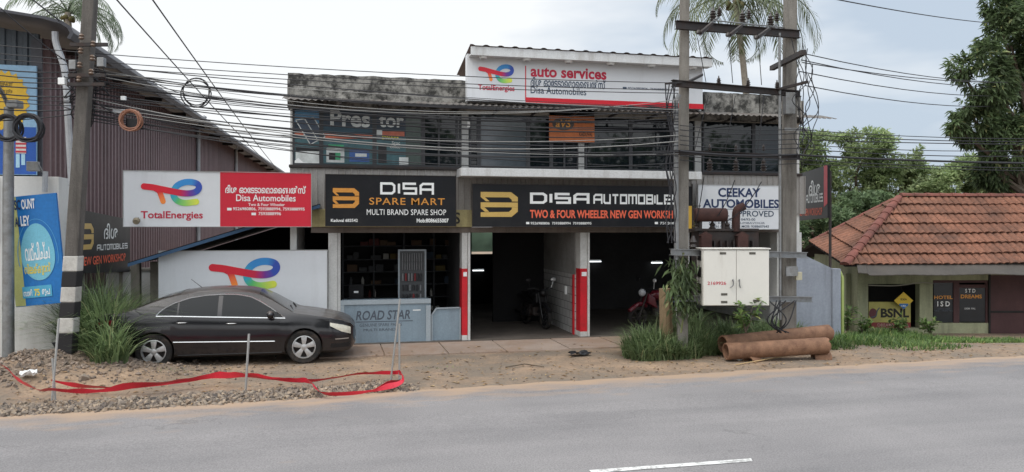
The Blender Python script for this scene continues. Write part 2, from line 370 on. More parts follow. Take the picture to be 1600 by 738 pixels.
alum = mat('pale aluminium post', hx('9a9b9a'), 0.5, metal=.3, var=.1)
glass = mat('dark tinted window glass', hx('12181d'), 0.03, var=.2, scale=.8, spec=.5)
glass2 = mat('greenish frosted window glass', hx('4a5552'), 0.15, var=.2, scale=.8, spec=.5)
glass3 = mat('pale sky reflecting glass', hx('454c53'), 0.08, var=.12, scale=.6, spec=.6)  # paler base colour imitates sky reflected in this pane
sign_w = mat('white sign sheet', hx('cfd2d6'), 0.45, var=.04, fine=.012, bump=.25, bscale=2.2, scale=1, dirt=hx('8f8f8d'), dirt_amt=.25, streak=True, dpos=(.55, .8))
sign_r = mat('red sign sheet', hx('c01f35'), 0.4, var=.07, fine=.02, bump=.25, bscale=2.2, scale=1)
sign_k = mat('black sign sheet', hx('16181d'), 0.42, spec=.25, fine=.03, bump=.25, bscale=2.2, var=.15, scale=1, dirt=hx('3a3835'), dirt_amt=.3)
ink_w = mat('white lettering', hx('e2e4e4'), 0.5, var=.03, fine=.01)
ink_r = mat('crimson lettering', hx('b5203f'), 0.5, var=.04)
ink_red = mat('bright red lettering', hx('c41a2b'), 0.5, var=.04)
ink_n = mat('navy lettering', hx('1c2f55'), 0.5, var=.05)
ink_dn = mat('dark slate lettering', hx('34455a'), 0.5, var=.05)
ink_g = mat('gold lettering', hx('bfa05a'), 0.4, var=.05)
ink_o = mat('amber lettering', hx('c98a3c'), 0.45, var=.05)
ink_s = mat('orange red lettering', hx('e0664a'), 0.5, var=.05)
ink_k = mat('black lettering', hx('1d1d1d'), 0.5, var=.05)
ink_y = mat('yellow lettering', hx('d9c33c'), 0.5, var=.05)
ink_grey = mat('faded grey lettering', hx('4d5560'), 0.6, var=.1)
steel = mat('galvanised steel', hx('8b8d8e'), 0.5, metal=.6, var=.15, scale=6, dirt=hx('5d544c'), dirt_amt=.5)
darksteel = mat('dark weathered steel', hx('3b3838'), 0.65, metal=.4, var=.2, scale=5, dirt=hx('4a3328'), dirt_amt=.5)
cable_m = mat('black cable sheath', hx('26262a'), 0.6, var=.1)

# ------------------------------------------------------------------ ground, road
edge_px = [(-500, 672), (-250, 662), (0, 650), (160, 642), (320, 632), (480, 622), (640, 611), (820, 600), (1000, 589), (1200, 578), (1400, 567), (1600, 556), (2000, 540)]
edge = [(G(a, b).x, G(a, b).y) for a, b in edge_px]
def Ye(x): return interp(edge, x) + 0.10 * noise.noise(Vector((x * 1.3, 5, 0))) + 0.05 * noise.noise(Vector((x * 5, 2, 0)))
mound_c = G(60, 590)
def gh(x, y):
    D = x * FW.x + y * FW.y; xc = x * RT.x + y * RT.y
    h = 0.02 * noise.noise(Vector((x * .7, y * .7, 0))) + 0.012 * noise.noise(Vector((x * 2.3, y * 2.3, 4)))
    if -3 < x < 13 and 16.6 < y < 28: h *= .25
    dx, dy = x - mound_c.x, y - mound_c.y
    h += 0.42 * math.exp(-(dx * dx / 3.2 + dy * dy / 0.9)) * (1 + .5 * noise.noise(Vector((x * 2, y * 2, 9))))
    e = Ye(x); h += 0.07 * math.exp(-((y - e - .35) / .3) ** 2) * sst(2.2, -1, x)
    h -= 0.43 * sst(17.0, 21.3, D) * sst(5.2, 8.2, xc)
    h -= 0.05 * sst(e + .12, e - .25, y)
    return h
def axis(a, b, st, far):
    v = []; x = a
    while x <= b + 1e-6: v.append(x); x += st
    k = st * 2; lo = a; hi = b; L1, L2 = [], []
    while hi < far: hi += k; L2.append(hi); lo -= k; L1.append(lo); k *= 1.7
    return L1[::-1] + v + L2
xs = axis(-15, 20, .2, 900); ys = axis(10.5, 24, .14, 900)
mb = MB(); gv = [[mb.v((x, y, gh(x, y) if (-40 < x < 50 and -20 < y < 60) else (-.43 if x > 9 else -.05))) for x in xs] for y in ys]
for a, b in zip(gv, gv[1:]):
    for i in range(len(xs) - 1): mb.f([a[i], a[i + 1], b[i + 1], b[i]])
dirtm = mat('red brown dirt', hx('8e7965'), 0.95, var=.28, scale=.9, dirt=hx('73695e'), dirt_amt=.9, dpos=(.42, .6), bump=1.0, bscale=22, fine=.2)
o = mb.build('ground', dirtm, smooth=True, loc=(0, 0, 0)); struct(o)

def roadmat():
    m = bpy.data.materials.new('asphalt'); m.use_nodes = True; t = m.node_tree; N = t.nodes.new; K = t.links.new; b = t.nodes['Principled BSDF']
    tc = N('ShaderNodeTexCoord'); b.inputs['Roughness'].default_value = .8; b.inputs['Specular IOR Level'].default_value = .35
    def nz(sc, det, ms=None):
        n = N('ShaderNodeTexNoise'); n.inputs['Scale'].default_value = sc; n.inputs['Detail'].default_value = det
        if ms: mp = N('ShaderNodeMapping'); mp.inputs['Scale'].default_value = ms; K(tc.outputs['Object'], mp.inputs[0]); K(mp.outputs[0], n.inputs['Vector'])
        else: K(tc.outputs['Object'], n.inputs['Vector'])
        return n
    n1 = nz(.5, 5); n2 = nz(55, 3); n3 = nz(1.0, 6, (.12, 1.2, 1))
    c1 = N('ShaderNodeValToRGB'); c1.color_ramp.elements[0].color = (*hx('716f70'), 1); c1.color_ramp.elements[1].color = (*hx('878484'), 1); c1.color_ramp.elements[0].position = .35; c1.color_ramp.elements[1].position = .65
    a = N('ShaderNodeMixRGB'); a.inputs[0].default_value = .5; K(n1.outputs[0], a.inputs[1]); K(n3.outputs[0], a.inputs[2]); K(a.outputs[0], c1.inputs[0])
    r = N('ShaderNodeMapRange'); r.inputs[1].default_value = .3; r.inputs[2].default_value = .7; r.inputs[3].default_value = .74; r.inputs[4].default_value = 1.26; K(n2.outputs[0], r.inputs[0])
    s = N('ShaderNodeVectorMath'); s.operation = 'SCALE'; K(c1.outputs[0], s.inputs[0]); K(r.outputs[0], s.inputs['Scale'])
    vc = N('ShaderNodeVertexColor'); vc.layer_name = 'Col'; n4 = nz(2.2, 7, (.6, 1.6, 1))
    ad = N('ShaderNodeMath'); ad.operation = 'ADD'; K(vc.outputs[0], ad.inputs[0]); K(n4.outputs[0], ad.inputs[1])
    r4 = N('ShaderNodeMapRange'); r4.inputs[1].default_value = .72; r4.inputs[2].default_value = 1.2; K(ad.outputs[0], r4.inputs[0])
    mx = N('ShaderNodeMixRGB'); K(r4.outputs[0], mx.inputs[0]); K(s.outputs[0], mx.inputs[1]); mx.inputs[2].default_value = (*hx('a08a76'), 1)
    vo = N('ShaderNodeTexVoronoi'); vo.feature = 'DISTANCE_TO_EDGE'; vo.inputs['Scale'].default_value = .33; n6 = nz(1.7, 5); vm = N('ShaderNodeVectorMath'); vm.operation = 'MULTIPLY_ADD'; K(n6.outputs[1], vm.inputs[0]); vm.inputs[1].default_value = (1.6, 1.6, 0); K(tc.outputs['Object'], vm.inputs[2]); K(vm.outputs[0], vo.inputs['Vector'])
    ck = N('ShaderNodeMapRange'); ck.inputs[1].default_value = .0; ck.inputs[2].default_value = .007; ck.inputs[3].default_value = .30; ck.inputs[4].default_value = 0; K(vo.outputs['Distance'], ck.inputs[0]); n7 = nz(.35, 2); cm = N('ShaderNodeMapRange'); cm.inputs[1].default_value = .5; cm.inputs[2].default_value = .6; K(n7.outputs[0], cm.inputs[0]); cq = N('ShaderNodeMath'); cq.operation = 'MULTIPLY'; K(ck.outputs[0], cq.inputs[0]); K(cm.outputs[0], cq.inputs[1])
    m9 = N('ShaderNodeMixRGB'); K(cq.outputs[0], m9.inputs[0]); K(mx.outputs[0], m9.inputs[1]); m9.inputs[2].default_value = (.05, .05, .05, 1)
    n8 = nz(.8, 4); os_ = N('ShaderNodeMapRange'); os_.inputs[1].default_value = .66; os_.inputs[2].default_value = .78; os_.inputs[4].default_value = .35; K(n8.outputs[0], os_.inputs[0]); m10 = N('ShaderNodeMixRGB'); K(os_.outputs[0], m10.inputs[0]); K(m9.outputs[0], m10.inputs[1]); m10.inputs[2].default_value = (*hx('5a5857'), 1)
    K(m10.outputs[0], b.inputs['Base Color'])
    # a few hairline cracks and tar seams
    bp = N('ShaderNodeBump'); bp.inputs['Strength'].default_value = .5; bp.inputs['Distance'].default_value = .01; K(n2.outputs[0], bp.inputs['Height']); K(bp.outputs[0], b.inputs['Normal'])
    return m
mb = MB(); cl = mb.bm.loops.layers.float_color.new('Col'); rx_ = [-60 + k * 2.5 for k in range(18)] + [-15 + .12 * k for k in range(292)] + [20.04 + k * 3 for k in range(30)]
fr = [0, .15, .4, .8, 1.4, 2.4, 4, 6, 9, 14]; cols = []
for x in rx_:
    e = Ye(x); cols.append([(mb.v((x, e - d, .004 + .03 * sst(0, 3, d))), math.exp(-d / .75) * .8) for d in fr])
for a, b in zip(cols, cols[1:]):
    for k in range(len(fr) - 1):
        fc = mb.f([a[k + 1][0], b[k + 1][0], b[k][0], a[k][0]]); wv = [a[k + 1][1], b[k + 1][1], b[k][1], a[k][1]]
        for lp, q in zip(fc.loops, wv): lp[cl] = (q, q, q, 1)
struct(mb.build('road', roadmat(), loc=(0, 0, 0)))
mb = MB(); a, b = G(955, 741, .034), G(1182, 719.5, .034); yw = (a.y + b.y) / 2
mark = mat('worn white road paint', hx('cfcfcd'), .7, var=.12, scale=4, dirt=hx('777573'), dirt_amt=.75, dscale=9, dpos=(.48, .6))
z = .04; mb.poly([(G(925, 745).x, 7.79, z), (G(1168, 722).x, 7.79, z), (G(1168, 722).x + .04, 7.895, z), (G(925, 745).x, 7.895, z)])
struct(mb.build('road_marking', mark))

# dusty concrete apron in front of the shops, broken into slabs
apron = mat('dusty concrete slab', hx('94857a'), .9, var=.16, scale=1.3, dirt=hx('8c7462'), dirt_amt=.75, dpos=(.4, .6), bump=.4)
mb = MB(); x = PX(500, 16.8)
while x < PX(1010, 17):
    wd = R.uniform(1.2, 1.45); y0 = 15.95 + .12 * R.random()
    mb.box(x, x + wd - .025, y0, 17.62, -.1, .03 + R.uniform(-.006, .006), .008); x += wd
struct(mb.build('forecourt', apron))

# ------------------------------------------------------------------ warehouse on the left
dW = (FW + RT * (-.187)); dW.normalize(); nW = Vector((dW.y, -dW.x, 0))
W0 = P(66, HOR, 17.0); W0.z = 0; WZ = P(85, 60, 17.0).z; WL_ = 44.0
wt = thing('warehouse', 'long maroon corrugated metal warehouse with a curved dark roof edge', 'warehouse', (W0.x - 5, W0.y + 10, 0))
maroon = mat('maroon corrugated sheet', hx('786264'), .55, var=.1, scale=.8, dirt=hx('4c3f3d'), dirt_amt=.4, streak=True)
bluegrey = mat('blue grey corrugated sheet', hx('4b535b'), .55, var=.1, scale=.8)
roofm = mat('dark grey roof sheet', hx('47484e'), .55, metal=.2, var=.15, scale=1)
mb = MB(); s = 0.0; prof = []
while s < WL_:
    for d, h in ((0, 0), (.11, 0), (.14, .085), (.225, .085)): prof.append((s + d, h))
    s += .255
q = [W0 + dW * a + nW * h for a, h in prof]; lo = [mb.v(p + UP * 1.25) for p in q]; hi = [mb.v(p + UP * WZ) for p in q]
for i in range(len(q) - 1): mb.f([lo[i], lo[i + 1], hi[i + 1], hi[i]])
mb.build('side_wall', maroon, wt)
mb = MB(); mb.obox(W0 - UP * .2 - nW * .12, dW, nW, UP, WL_, .1, 1.46); mb.build('plinth', whitewall, wt)
mb = MB(); x = W0.x - .03; y = W0.y - .02   # front gable sheet
prof = []; xx = -14.0
while xx < 0:
    for d, h in ((0, 0), (.09, 0), (.11, .035), (.18, .035)): prof.append((min(xx + d, 0), h))
    xx += .2
lo = [mb.v((x + a, y - h, 3.6)) for a, h in prof]; hi = [mb.v((x + a, y - h, WZ + .05 - .14 * a)) for a, h in prof]
for i in range(len(prof) - 1): mb.f([lo[i], lo[i + 1], hi[i + 1], hi[i]])
mb.build('gable_wall', bluegrey, wt)
mb = MB(); mb.box(W0.x - .16, W0.x + .03, W0.y - .1, W0.y - .06, 3.6, WZ - .05); mb.build('corner_trim', roofm, wt)
mb = MB(); fr0 = W0 - dW * .95            # roof: rounded eave, then the slope up to the left
sec = [(.84, -.34), (.9, -.22), (.85, -.1), (.7, .0), (.4, .07), (-.6, .2), (-7, 1.15), (-7, 1.10), (-.6, .15), (.38, .02), (.66, -.05), (.79, -.13), (.83, -.22), (.78, -.32)]
A = [mb.v(fr0 + nW * a + UP * (WZ + .12 + b)) for a, b in sec]; B = [mb.v(fr0 + dW * (WL_ + 1) + nW * a + UP * (WZ + .12 + b)) for a, b in sec]
for i in range(len(sec)): j = (i + 1) % len(sec); mb.f([A[i], A[j], B[j], B[i]])
mb.f(A[::-1]); mb.f(B); fixn(mb).build('roof', roofm, wt, smooth=True)
for k in range(15): mb = MB(); c = W0 + dW * (1 + k * 3) + UP * (WZ - .12); mb.obox(c - nW * .4, nW, dW, UP, .9, .06, .12); mb.build('rafter', darksteel, wt)
pvc = mat('grey white pvc pipe', hx('a9acb0'), .5, var=.08, scale=3, dirt=hx('6b665f'), dirt_amt=.35)
for px, yt in ((310, 196), (369, 236)):
    # points on the wall plane
    r = ray(px, yt); dn = (W0 + nW * .16 - CAM).dot(nW) / r.dot(nW); p = CAM + r * dn
    mb = MB(); mb.tube([Vector((p.x, p.y, 1.0)), p, p + UP * .35 + nW * .25], .07, 8); mb.build('downpipe', pvc, wt, smooth=True)
# leaning drainpipe near the corner
mb = MB(); mb.tube(cat([P(86, 50, 16.2), P(88, 70, 16.2), P(101, 110, 16.15), P(106, 180, 16.1), P(112, 290, 16.0)], 4), .062, 8)
tag(mb.build('drainpipe', pvc, smooth=True), 'pale grey drainpipe leaning out from the warehouse roof corner to behind the striped pole', 'drainpipe')
# white shop box under the gable
wb = thing('small_shop', 'plain white walled shop front below the blue grey gable of the warehouse', 'shop', (W0.x - 3, 16.2, 0))
mb = MB(); xr = P(92, 280, 16.3).x; zt = P(60, 276, 16.3).z
mb.box(xr - 7, xr, 16.3, 17.0, -.2, zt, .01); mb.build('wall', whitewall, wb)
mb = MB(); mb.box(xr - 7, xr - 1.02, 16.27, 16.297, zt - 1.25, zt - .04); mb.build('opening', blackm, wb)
mb = MB(); mb.tube([P(71, 268, 16.15), P(70, 300, 16.15)], .05, 8); mb.build('pipe', pvc, wb, smooth=True)
mb = MB(); mb.box(P(44, 268, 16.1).x, P(62, 268, 16.1).x, 16.0, 16.12, P(50, 268, 16.1).z, P(50, 253, 16.1).z, .01); mb.bar(P(60, 258, 16.05), P(66, 268, 16.25), .03, .03)
tag(mb.build('floodlight', steel), 'small white floodlight box at the foot of the yellow and blue poster', 'floodlight')
# yellow and blue poster on the gable
pl = facade(W0.y - .22); t = thing('poster', 'blue poster with a yellow sunburst and a striped shirt on the warehouse gable', 'poster', pl.pt(10, 272))
mb = MB(); pl.board(mb, -70, 98, 57, 272, .05); mb.build('panel', mat('pale blue poster sheet', hx('86a9c4'), .5, var=.12, scale=1), t)
mb = MB(); pl.sheet(mb, -69, 196, 56.5, 271, .004); mb.build('blue_field', mat('deep blue poster print', hx('2653a0'), .5, var=.1), t)
mb = MB(); cu, cv = pl.uv(8, 157); pts = []
for k in range(40):
    a = 2 * math.pi * k / 40; r = .44 if k % 2 else .38; pts.append(pl.w(cu + r * math.cos(a), cv + r * 1.35 * math.sin(a), .008))
mb.poly(pts); mb.build('sunburst', mat('yellow poster print', hx('cfa832'), .5, var=.08), t)
for q, b in (('മുളകാൻ', (0, 127, 21, 137)), ('ത്തുന്ന', (0, 139, 20, 147))): text(pl, q, b, ink_k, t, .012, .012)
mb = MB(); st = mat('red striped shirt print', hx('b43a44'), .5); sw = mat('white shirt print', hx('c9c4c0'), .5); sk = mat('pale figure print', hx('9fc4d6'), .5)
pl.sheet(mb, 25, 214, 41, 240, .010); mb.build('shirt', sw, t)
mb = MB()
for k in range(4): pl.sheet(mb, 25 - .5, 217 + k * 6.2, 41.5, 220 + k * 6.2, .013)
mb.build('shirt_stripes', st, t)
mb = MB(); pl.sheet(mb, 25, 241, 31, 262, .010); pl.sheet(mb, 33.5, 241, 39.5, 258, .010); mb.build('trousers', sk, t)

# discount poster: rolled a little, facing the road
pl = Plane(C(60, 390, 14.2), -FW, rad(5.5)); t = thing('poster', 'blue discount poster with a pale blue bubble beside the striped pole', 'poster', C(60, 482, 14.2))
mb = MB(); pl.board(mb, 8, 309, 96, 482, .05); mb.build('board', mat('bright blue poster sheet', hx('1c6cb0'), .4, var=.1, scale=1.2), t)
mb = MB(); pl.sheet(mb, 8.5, 309.5, 33, 481, .004); mb.build('green_strip', mat('olive yellow poster print', hx('a9ad70'), .5, var=.12), t)
mb = MB(); cu, cv = pl.uv(60, 400); pts = [pl.w(cu + .31 * math.cos(a) , cv + (.60 if math.sin(a) > 0 else .50) * math.sin(a) * (1 if math.sin(a) > 0 else .9), .008) for a in [2 * math.pi * k / 40 for k in range(40)]]
mb.poly(pts); mb.build('bubble', mat('pale aqua poster print', hx('6fb2c8'), .45, var=.06), t)
mb = MB(); Lp = [Vector((cu + .37 * math.cos(a), cv + (.68 if math.sin(a) > 0 else .5) * math.sin(a))) for a in [rad(-20 + 220 * k / 30) for k in range(31)]]; A, B = ribbon([(p.x, p.y) for p in Lp], .012)
A = [mb.v(pl.w(p.x, p.y, .007)) for p in A]; B = [mb.v(pl.w(p.x, p.y, .007)) for p in B]
for i in range(30): mb.f([A[i], A[i + 1], B[i + 1], B[i]])
mb.build('bubble_ring', mat('light blue poster print', hx('4c93c6'), .45), t)
mb = MB(); pl.sheet(mb, 35, 449, 82, 467, .010); mb.build('price_panel', mat('teal poster print', hx('4d9fc0'), .45), t)
text(pl, 'DI', (10, 313, 21.5, 329), ink_n, t, .012, .03); text(pl, 'SC', (22, 313, 32.5, 329), ink_n, t, .012, .03); text(pl, 'OUNT', (33, 312, 55, 328), ink_w, t, .012, .03)
text(pl, 'V', (15, 340, 21.5, 355), ink_n, t, .012, .03); text(pl, 'AL', (23, 340, 32.5, 355), ink_n, t, .012, .03); text(pl, 'LEY', (32, 338, 47, 354), ink_w, t, .012, .03)
text(pl, 'വമ്പിച്ച', (38, 380, 78, 409), ink_w, t, .012, .02); text(pl, 'വിലക്കുറവ്', (38, 413, 80, 433), ink_y, t, .012, .025)
text(pl, 'സാരി', (37, 453, 51, 464), ink_w, t, .014, .02); text(pl, '75', (54, 452, 63, 463), ink_y, t, .014, .03); text(pl, 'രൂപ', (66, 452, 79, 464), ink_w, t, .014, .02)
# maroon board at the picture's left edge
pl = Plane(C(0, 390, 14.6), -FW); t = thing('sign_board', 'dark red board with cream letters half hidden behind the grey lamp post', 'sign board', C(0, 480, 14.6))
mb = MB(); pl.board(mb, -70, 305, 8, 480, .05); mb.build('board', mat('dark red board sheet', hx('6a2025'), .5, var=.12), t)
text(pl, 'ദി ട്രീ', (-60, 318, 6, 356), ink_g, t, .006, .02); text(pl, 'ഫാഷൻ', (-60, 375, 3, 392), ink_g, t, .006, .02)

# ------------------------------------------------------------------ low walls and lean-to behind the car
o = thing('boundary_wall', 'stained white low wall behind the tall grass at left', 'wall', P(170, 480, 20)); a, b = P(95, 400, 20.5), P(262, 400, 20.5)
mb = MB(); mb.box(a.x, b.x, 20.5, 20.65, -.3, P(170, 424, 20.5).z, .01); mb.build('panel', whitewall, o)
mb = MB(); mb.box(a.x - .05, b.x, 20.46, 20.69, P(170, 424, 20.5).z, P(170, 421, 20.5).z + .02, .01); mb.build('coping', concrete, o)
o = thing('lean_to', 'dark lean-to shed with a blue edged sloping roof behind the white panel', 'shed', P(380, 480, 19))
YF = 17.35
bl, br = P(200, 414, YF), P(500, 322, YF); mb = MB()
mb.prism([bl, br, br + UP * .05, bl + UP * .05], (0, 6.5, 0)); fixn(mb).build('roof', blackm, o)
mb = MB(); mb.prism([bl + Vector((0, -.03, -.04)), br + Vector((0, -.03, -.04)), br + Vector((0, -.03, .03)), bl + Vector((0, -.03, .03))], (0, .028, 0)); fixn(mb).build('roof_edge', mat('blue fascia paint', hx('32506e'), .6, var=.15), o)
mb = MB(); xa_, xb_ = bl.x + .6, br.x + .3; zr_ = lambda x: lerp(bl.z, br.z, (x - bl.x) / (br.x - bl.x)) - .06
mb.prism([(xa_, 22.4, -.1), (xb_, 22.4, -.1), (xb_, 22.4, zr_(xb_)), (xa_, 22.4, zr_(xa_))], (0, .1, 0)); fixn(mb).build('back_wall', blackm, o)
for px in (213, 243):
    mb = MB(); c = P(px, 480, 18.2); mb.box(c.x - .09, c.x + .09, 18.1, 18.28, -.1, P(px, 409, 18.2).z, .01); mb.build('post', concrete, o)
# ------------------------------------------------------------------ the shop building
Y0 = 17.7; YW = 17.78
XL, XR = P(453, 200, Y0).x, P(1252, 200, Y0).x
ZS = P(455, 258, YW).z; ZB = ZS; ZP = P(452, 114, 17.45).z
bld = thing('shop_building', 'two storey grey shop building with blackened parapet, dark upper windows and open workshop bays', 'building', ((XL + XR) / 2, 21, 0))
def part(mb, name, m, **k): return mb.build(name, m, bld, **k)
def bxp(mb, p0, p1, y0, y1, z0, z1, bev=0): mb.box(PX(p0, Y0), PX(p1, Y0), y0, y1, z0, z1, bev)
for a_, b_, z_ in ((XL, XL + .14, -.3), (XR - .14, XR, -.5)): mb = MB(); mb.box(a_, b_, YW, 27, z_, 5.5, .01); part(mb, 'side_wall', whitewall)
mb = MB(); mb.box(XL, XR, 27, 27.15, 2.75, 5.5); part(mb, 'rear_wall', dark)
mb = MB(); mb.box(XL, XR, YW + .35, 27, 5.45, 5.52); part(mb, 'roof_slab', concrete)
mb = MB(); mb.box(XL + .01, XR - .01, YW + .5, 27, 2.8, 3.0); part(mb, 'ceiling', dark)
# parapet with a slightly broken top, split into panels on the right
def parapet(x0, x1, zt):
    mb = MB(); n = max(2, int((x1 - x0) / .12)); y0, y1 = 17.45, 17.6
    top = [zt + .02 * noise.noise(Vector((x0 + (x1 - x0) * i / n * 3, 1, 2))) - .015 * (R.random() < .15) for i in range(n + 1)]
    for i in range(n):
        a, b = x0 + (x1 - x0) * i / n, x0 + (x1 - x0) * (i + 1) / n
        mb.poly([(a, y0, 5.3), (b, y0, 5.3), (b, y0, top[i + 1]), (a, y0, top[i])]); mb.poly([(a, y0, top[i]), (b, y0, top[i + 1]), (b, y1, top[i + 1]), (a, y1, top[i])]); mb.poly([(b, y1, 5.3), (a, y1, 5.3), (a, y1, top[i]), (b, y1, top[i + 1])])
    mb.poly([(x0, y1, 5.3), (x0, y0, 5.3), (x0, y0, top[0]), (x0, y1, top[0])]); mb.poly([(x1, y0, 5.3), (x1, y1, 5.3), (x1, y1, top[-1]), (x1, y0, top[-1])])
    return mb
x0, x1 = XL - .03, PX(729, 17.45); part(parapet(x0, x1, ZP), 'parapet', parapet_m)
pr = [1100, 1145, 1188, 1218, 1253]
for a, b in zip(pr, pr[1:]): part(parapet(PX(a, 17.45), PX(b, 17.45) - .03, ZP - .03), 'parapet', parapet_m)
mb = MB(); mb.box(XL - .05, XR + .02, 17.62, 18.1, 5.3, ZP - .12); part(mb, 'parapet_backing', concrete)
# corrugated sunshade under the parapet
mb = MB(); x = XL - .12; rows = []; i = 0
while x < XR + .5:
    d = .016 * math.sin(2 * math.pi * i / 4); sg = .02 * noise.noise(Vector((x * .8, 3, 1))); rows.append([mb.v((x, 17.5, 5.50 + d)), mb.v((x, 17.2, 5.43 + d + sg * .5)), mb.v((x, 16.95 + .03 * noise.noise(Vector((x * 3, 0, 0))), 5.36 + d + sg))]); x += .036; i += 1
for a, b in zip(rows, rows[1:]):
    for k in range(2): mb.f([a[k], b[k], b[k + 1], a[k + 1]])
part(mb, 'sunshade', tin)
for px in range(470, 1250, 62): mb = MB(); mb.bar(P(px, 200, 17.0) * 1 + UP * (5.32 - P(px, 200, 17.0).z), Vector((PX(px, 17.0), 17.75, 5.3)), .04, .05); part(mb, 'sunshade_bracket', darksteel)
# upper windows -----------------------------------------------------
ZT = 5.36
mb = MB(); mb.box(XL, XR, YW + .02, YW + .12, 5.2, 5.5); part(mb, 'window_header', blackm)
def window(p0, p1, gm, yy=YW, mull=()):
    a, b = PX(p0, YW), PX(p1, YW); mb = MB(); t = .045
    mb.box(a, b, yy - .03, yy + .04, ZS, ZS + t); mb.box(a, b, yy - .03, yy + .04, ZT - t, ZT)
    for x in [a, b - t] + [PX(m, YW) for m in mull]: mb.box(x, x + t, yy - .028, yy + .04, ZS + t, ZT - t)
    w = part(mb, 'window', frame_m); mb = MB(); mb.box(a + .02, b - .02, yy, yy + .012, ZS + .02, ZT - .02); mb.build('pane', gm, w); return w
wins = [window(457, 502, glass), window(502, 585, glass), window(585, 661, glass2), window(661, 721, glass, mull=(684, 712)),
        window(733, 748, glass), window(748, 825, glass3), window(825, 861, glass), window(861, 904, glass, mull=(880,)), window(914, 985, glass), window(985, 1086, glass), window(1097, 1177, glass), window(1177, 1228, glass)]
for p0, p1 in ((721.5, 732.5), (904.5, 913.5), (1086.5, 1096.5)): mb = MB(); bxp(mb, p0, p1, YW - .06, YW + .1, ZS - .02, 5.3, .006); part(mb, 'window_post', alum)
mb = MB(); bxp(mb, 1228.5, 1251, YW - .02, YW + .1, ZS, 5.4); part(mb, 'wall_end', whitewall)
mb = MB(); mb.box(PX(729, YW), PX(733.5, YW), YW - .1, YW - .07, P(731, 200, YW).z, P(731, 191, YW).z, .006); part(mb, 'switch_box', ink_w)
for a_, b_ in ((XL - .02, PX(724, Y0)), (PX(1096, Y0), XR)): mb = MB(); mb.box(a_, b_, Y0 - .06, YW + .15, ZS - .06, ZS, .008); part(mb, 'window_sill', darksteel)
# corrugated band, lintel, ledge -----------------------------------
mb = MB(); x = XL; pr = []
while x < XR:
    for d, h in ((0, 0), (.11, 0), (.12, .022), (.14, .022)): pr.append((x + d, h))
    x += .15
lo = [mb.v((a, Y0 - h, 3.0)) for a, h in pr]; hi = [mb.v((a, Y0 - h, ZS - .065)) for a, h in pr]
for i in range(len(pr) - 1): mb.f([lo[i], lo[i + 1], hi[i + 1], hi[i]])
part(mb, 'sheet_band', bandm)
mb = MB(); zc = P(500, 327, 17.6).z; bxp(mb, 486, 1216, 17.6, 17.95, 2.66, zc, .01); lin = part(mb, 'lintel', cream)
text(facade(17.6), 'S', (709, 332, 719, 350), ink_k, lin, .004, .02)
mb = MB(); bxp(mb, 486, 1240, 17.64, 17.99, 2.53, 2.657, .006); part(mb, 'shutter_box', shutter_m)
mb = MB(); za, zb = P(720, 262, 17.05).z, P(720, 275, 17.05).z; mb.box(PX(720, 17.05), PX(1097, 17.05), 17.05, 17.69, zb, za, .012); part(mb, 'ledge', ledge_m)
# pillars -----------------------------------------------------------
def pillar(p0, p1, red, y0=17.66, y1=18.0, zr=None):
    mb = MB(); z1, z0 = (P(p0, 420, y0).z, P(p0, 508, y0).z)
    if red: bxp(mb, p0, p1, y0, y1, z1, 2.528)
    else: bxp(mb, p0, p1, y0, y1, -.3, 2.528)
    p = part(mb, 'pillar', pillar_w)
    if red: mb = MB(); bxp(mb, p0, p1, y0, y1, -.1, .16); mb.build('foot', pillar_w, p); mb = MB(); bxp(mb, p0, p1, y0, y1, .16, z1); mb.build('painted_band', pillar_r, p); mb = MB(); bxp(mb, p0 + 2, p1 - 1, y0 - .012, y0 - .001, z1 - .18, z1 - .08); mb.build('painted_mark', ink_w, p)
    return p
pillar(513, 527, False); pillar(721.5, 730, True); pillar(906, 916.5, True); pillar(1062, 1076, False); pillar(1213, 1251, False)
for p0, p1 in ((730.5, 734), (917, 920), (527.4, 532)): mb = MB(); bxp(mb, p0, p1, 17.63 if p0 > 600 else 17.7, 17.78, 0, 2.528); part(mb, 'door_frame', pillar_w)
# interior ----------------------------------------------------------
mb = MB(); mb.box(XL + .15, XR - .15, 17.58, 27, -.4, .045); part(mb, 'floor', mat('stained workshop floor', hx('5a534d'), .85, var=.2, scale=1.2, dirt=hx('35302c'), dirt_amt=.6))
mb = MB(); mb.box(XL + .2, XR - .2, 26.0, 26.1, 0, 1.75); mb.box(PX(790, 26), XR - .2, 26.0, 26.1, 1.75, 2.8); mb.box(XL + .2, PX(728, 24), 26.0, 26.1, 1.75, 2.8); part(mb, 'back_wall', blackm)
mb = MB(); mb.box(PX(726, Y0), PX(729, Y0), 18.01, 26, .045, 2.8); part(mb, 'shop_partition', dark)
tilem = bpy.data.materials.new('white wall tiles'); tilem.use_nodes = True; t_ = tilem.node_tree; b_ = t_.nodes['Principled BSDF']; br_ = t_.nodes.new('ShaderNodeTexBrick'); tc_ = t_.nodes.new('ShaderNodeTexCoord'); mp_ = t_.nodes.new('ShaderNodeMapping')
mp_.inputs['Rotation'].default_value = (rad(90), 0, rad(90)); mp_.inputs['Rotation'].default_value = (0, rad(90), rad(90))
br_.inputs['Color1'].default_value = (*hx('b4b4b2'), 1); br_.inputs['Color2'].default_value = (*hx('a8a8a7'), 1); br_.inputs['Mortar'].default_value = (*hx('3e3c3a'), 1); br_.inputs['Scale'].default_value = 1; br_.inputs['Brick Width'].default_value = .3; br_.inputs['Row Height'].default_value = .2; br_.inputs['Mortar Size'].default_value = .008
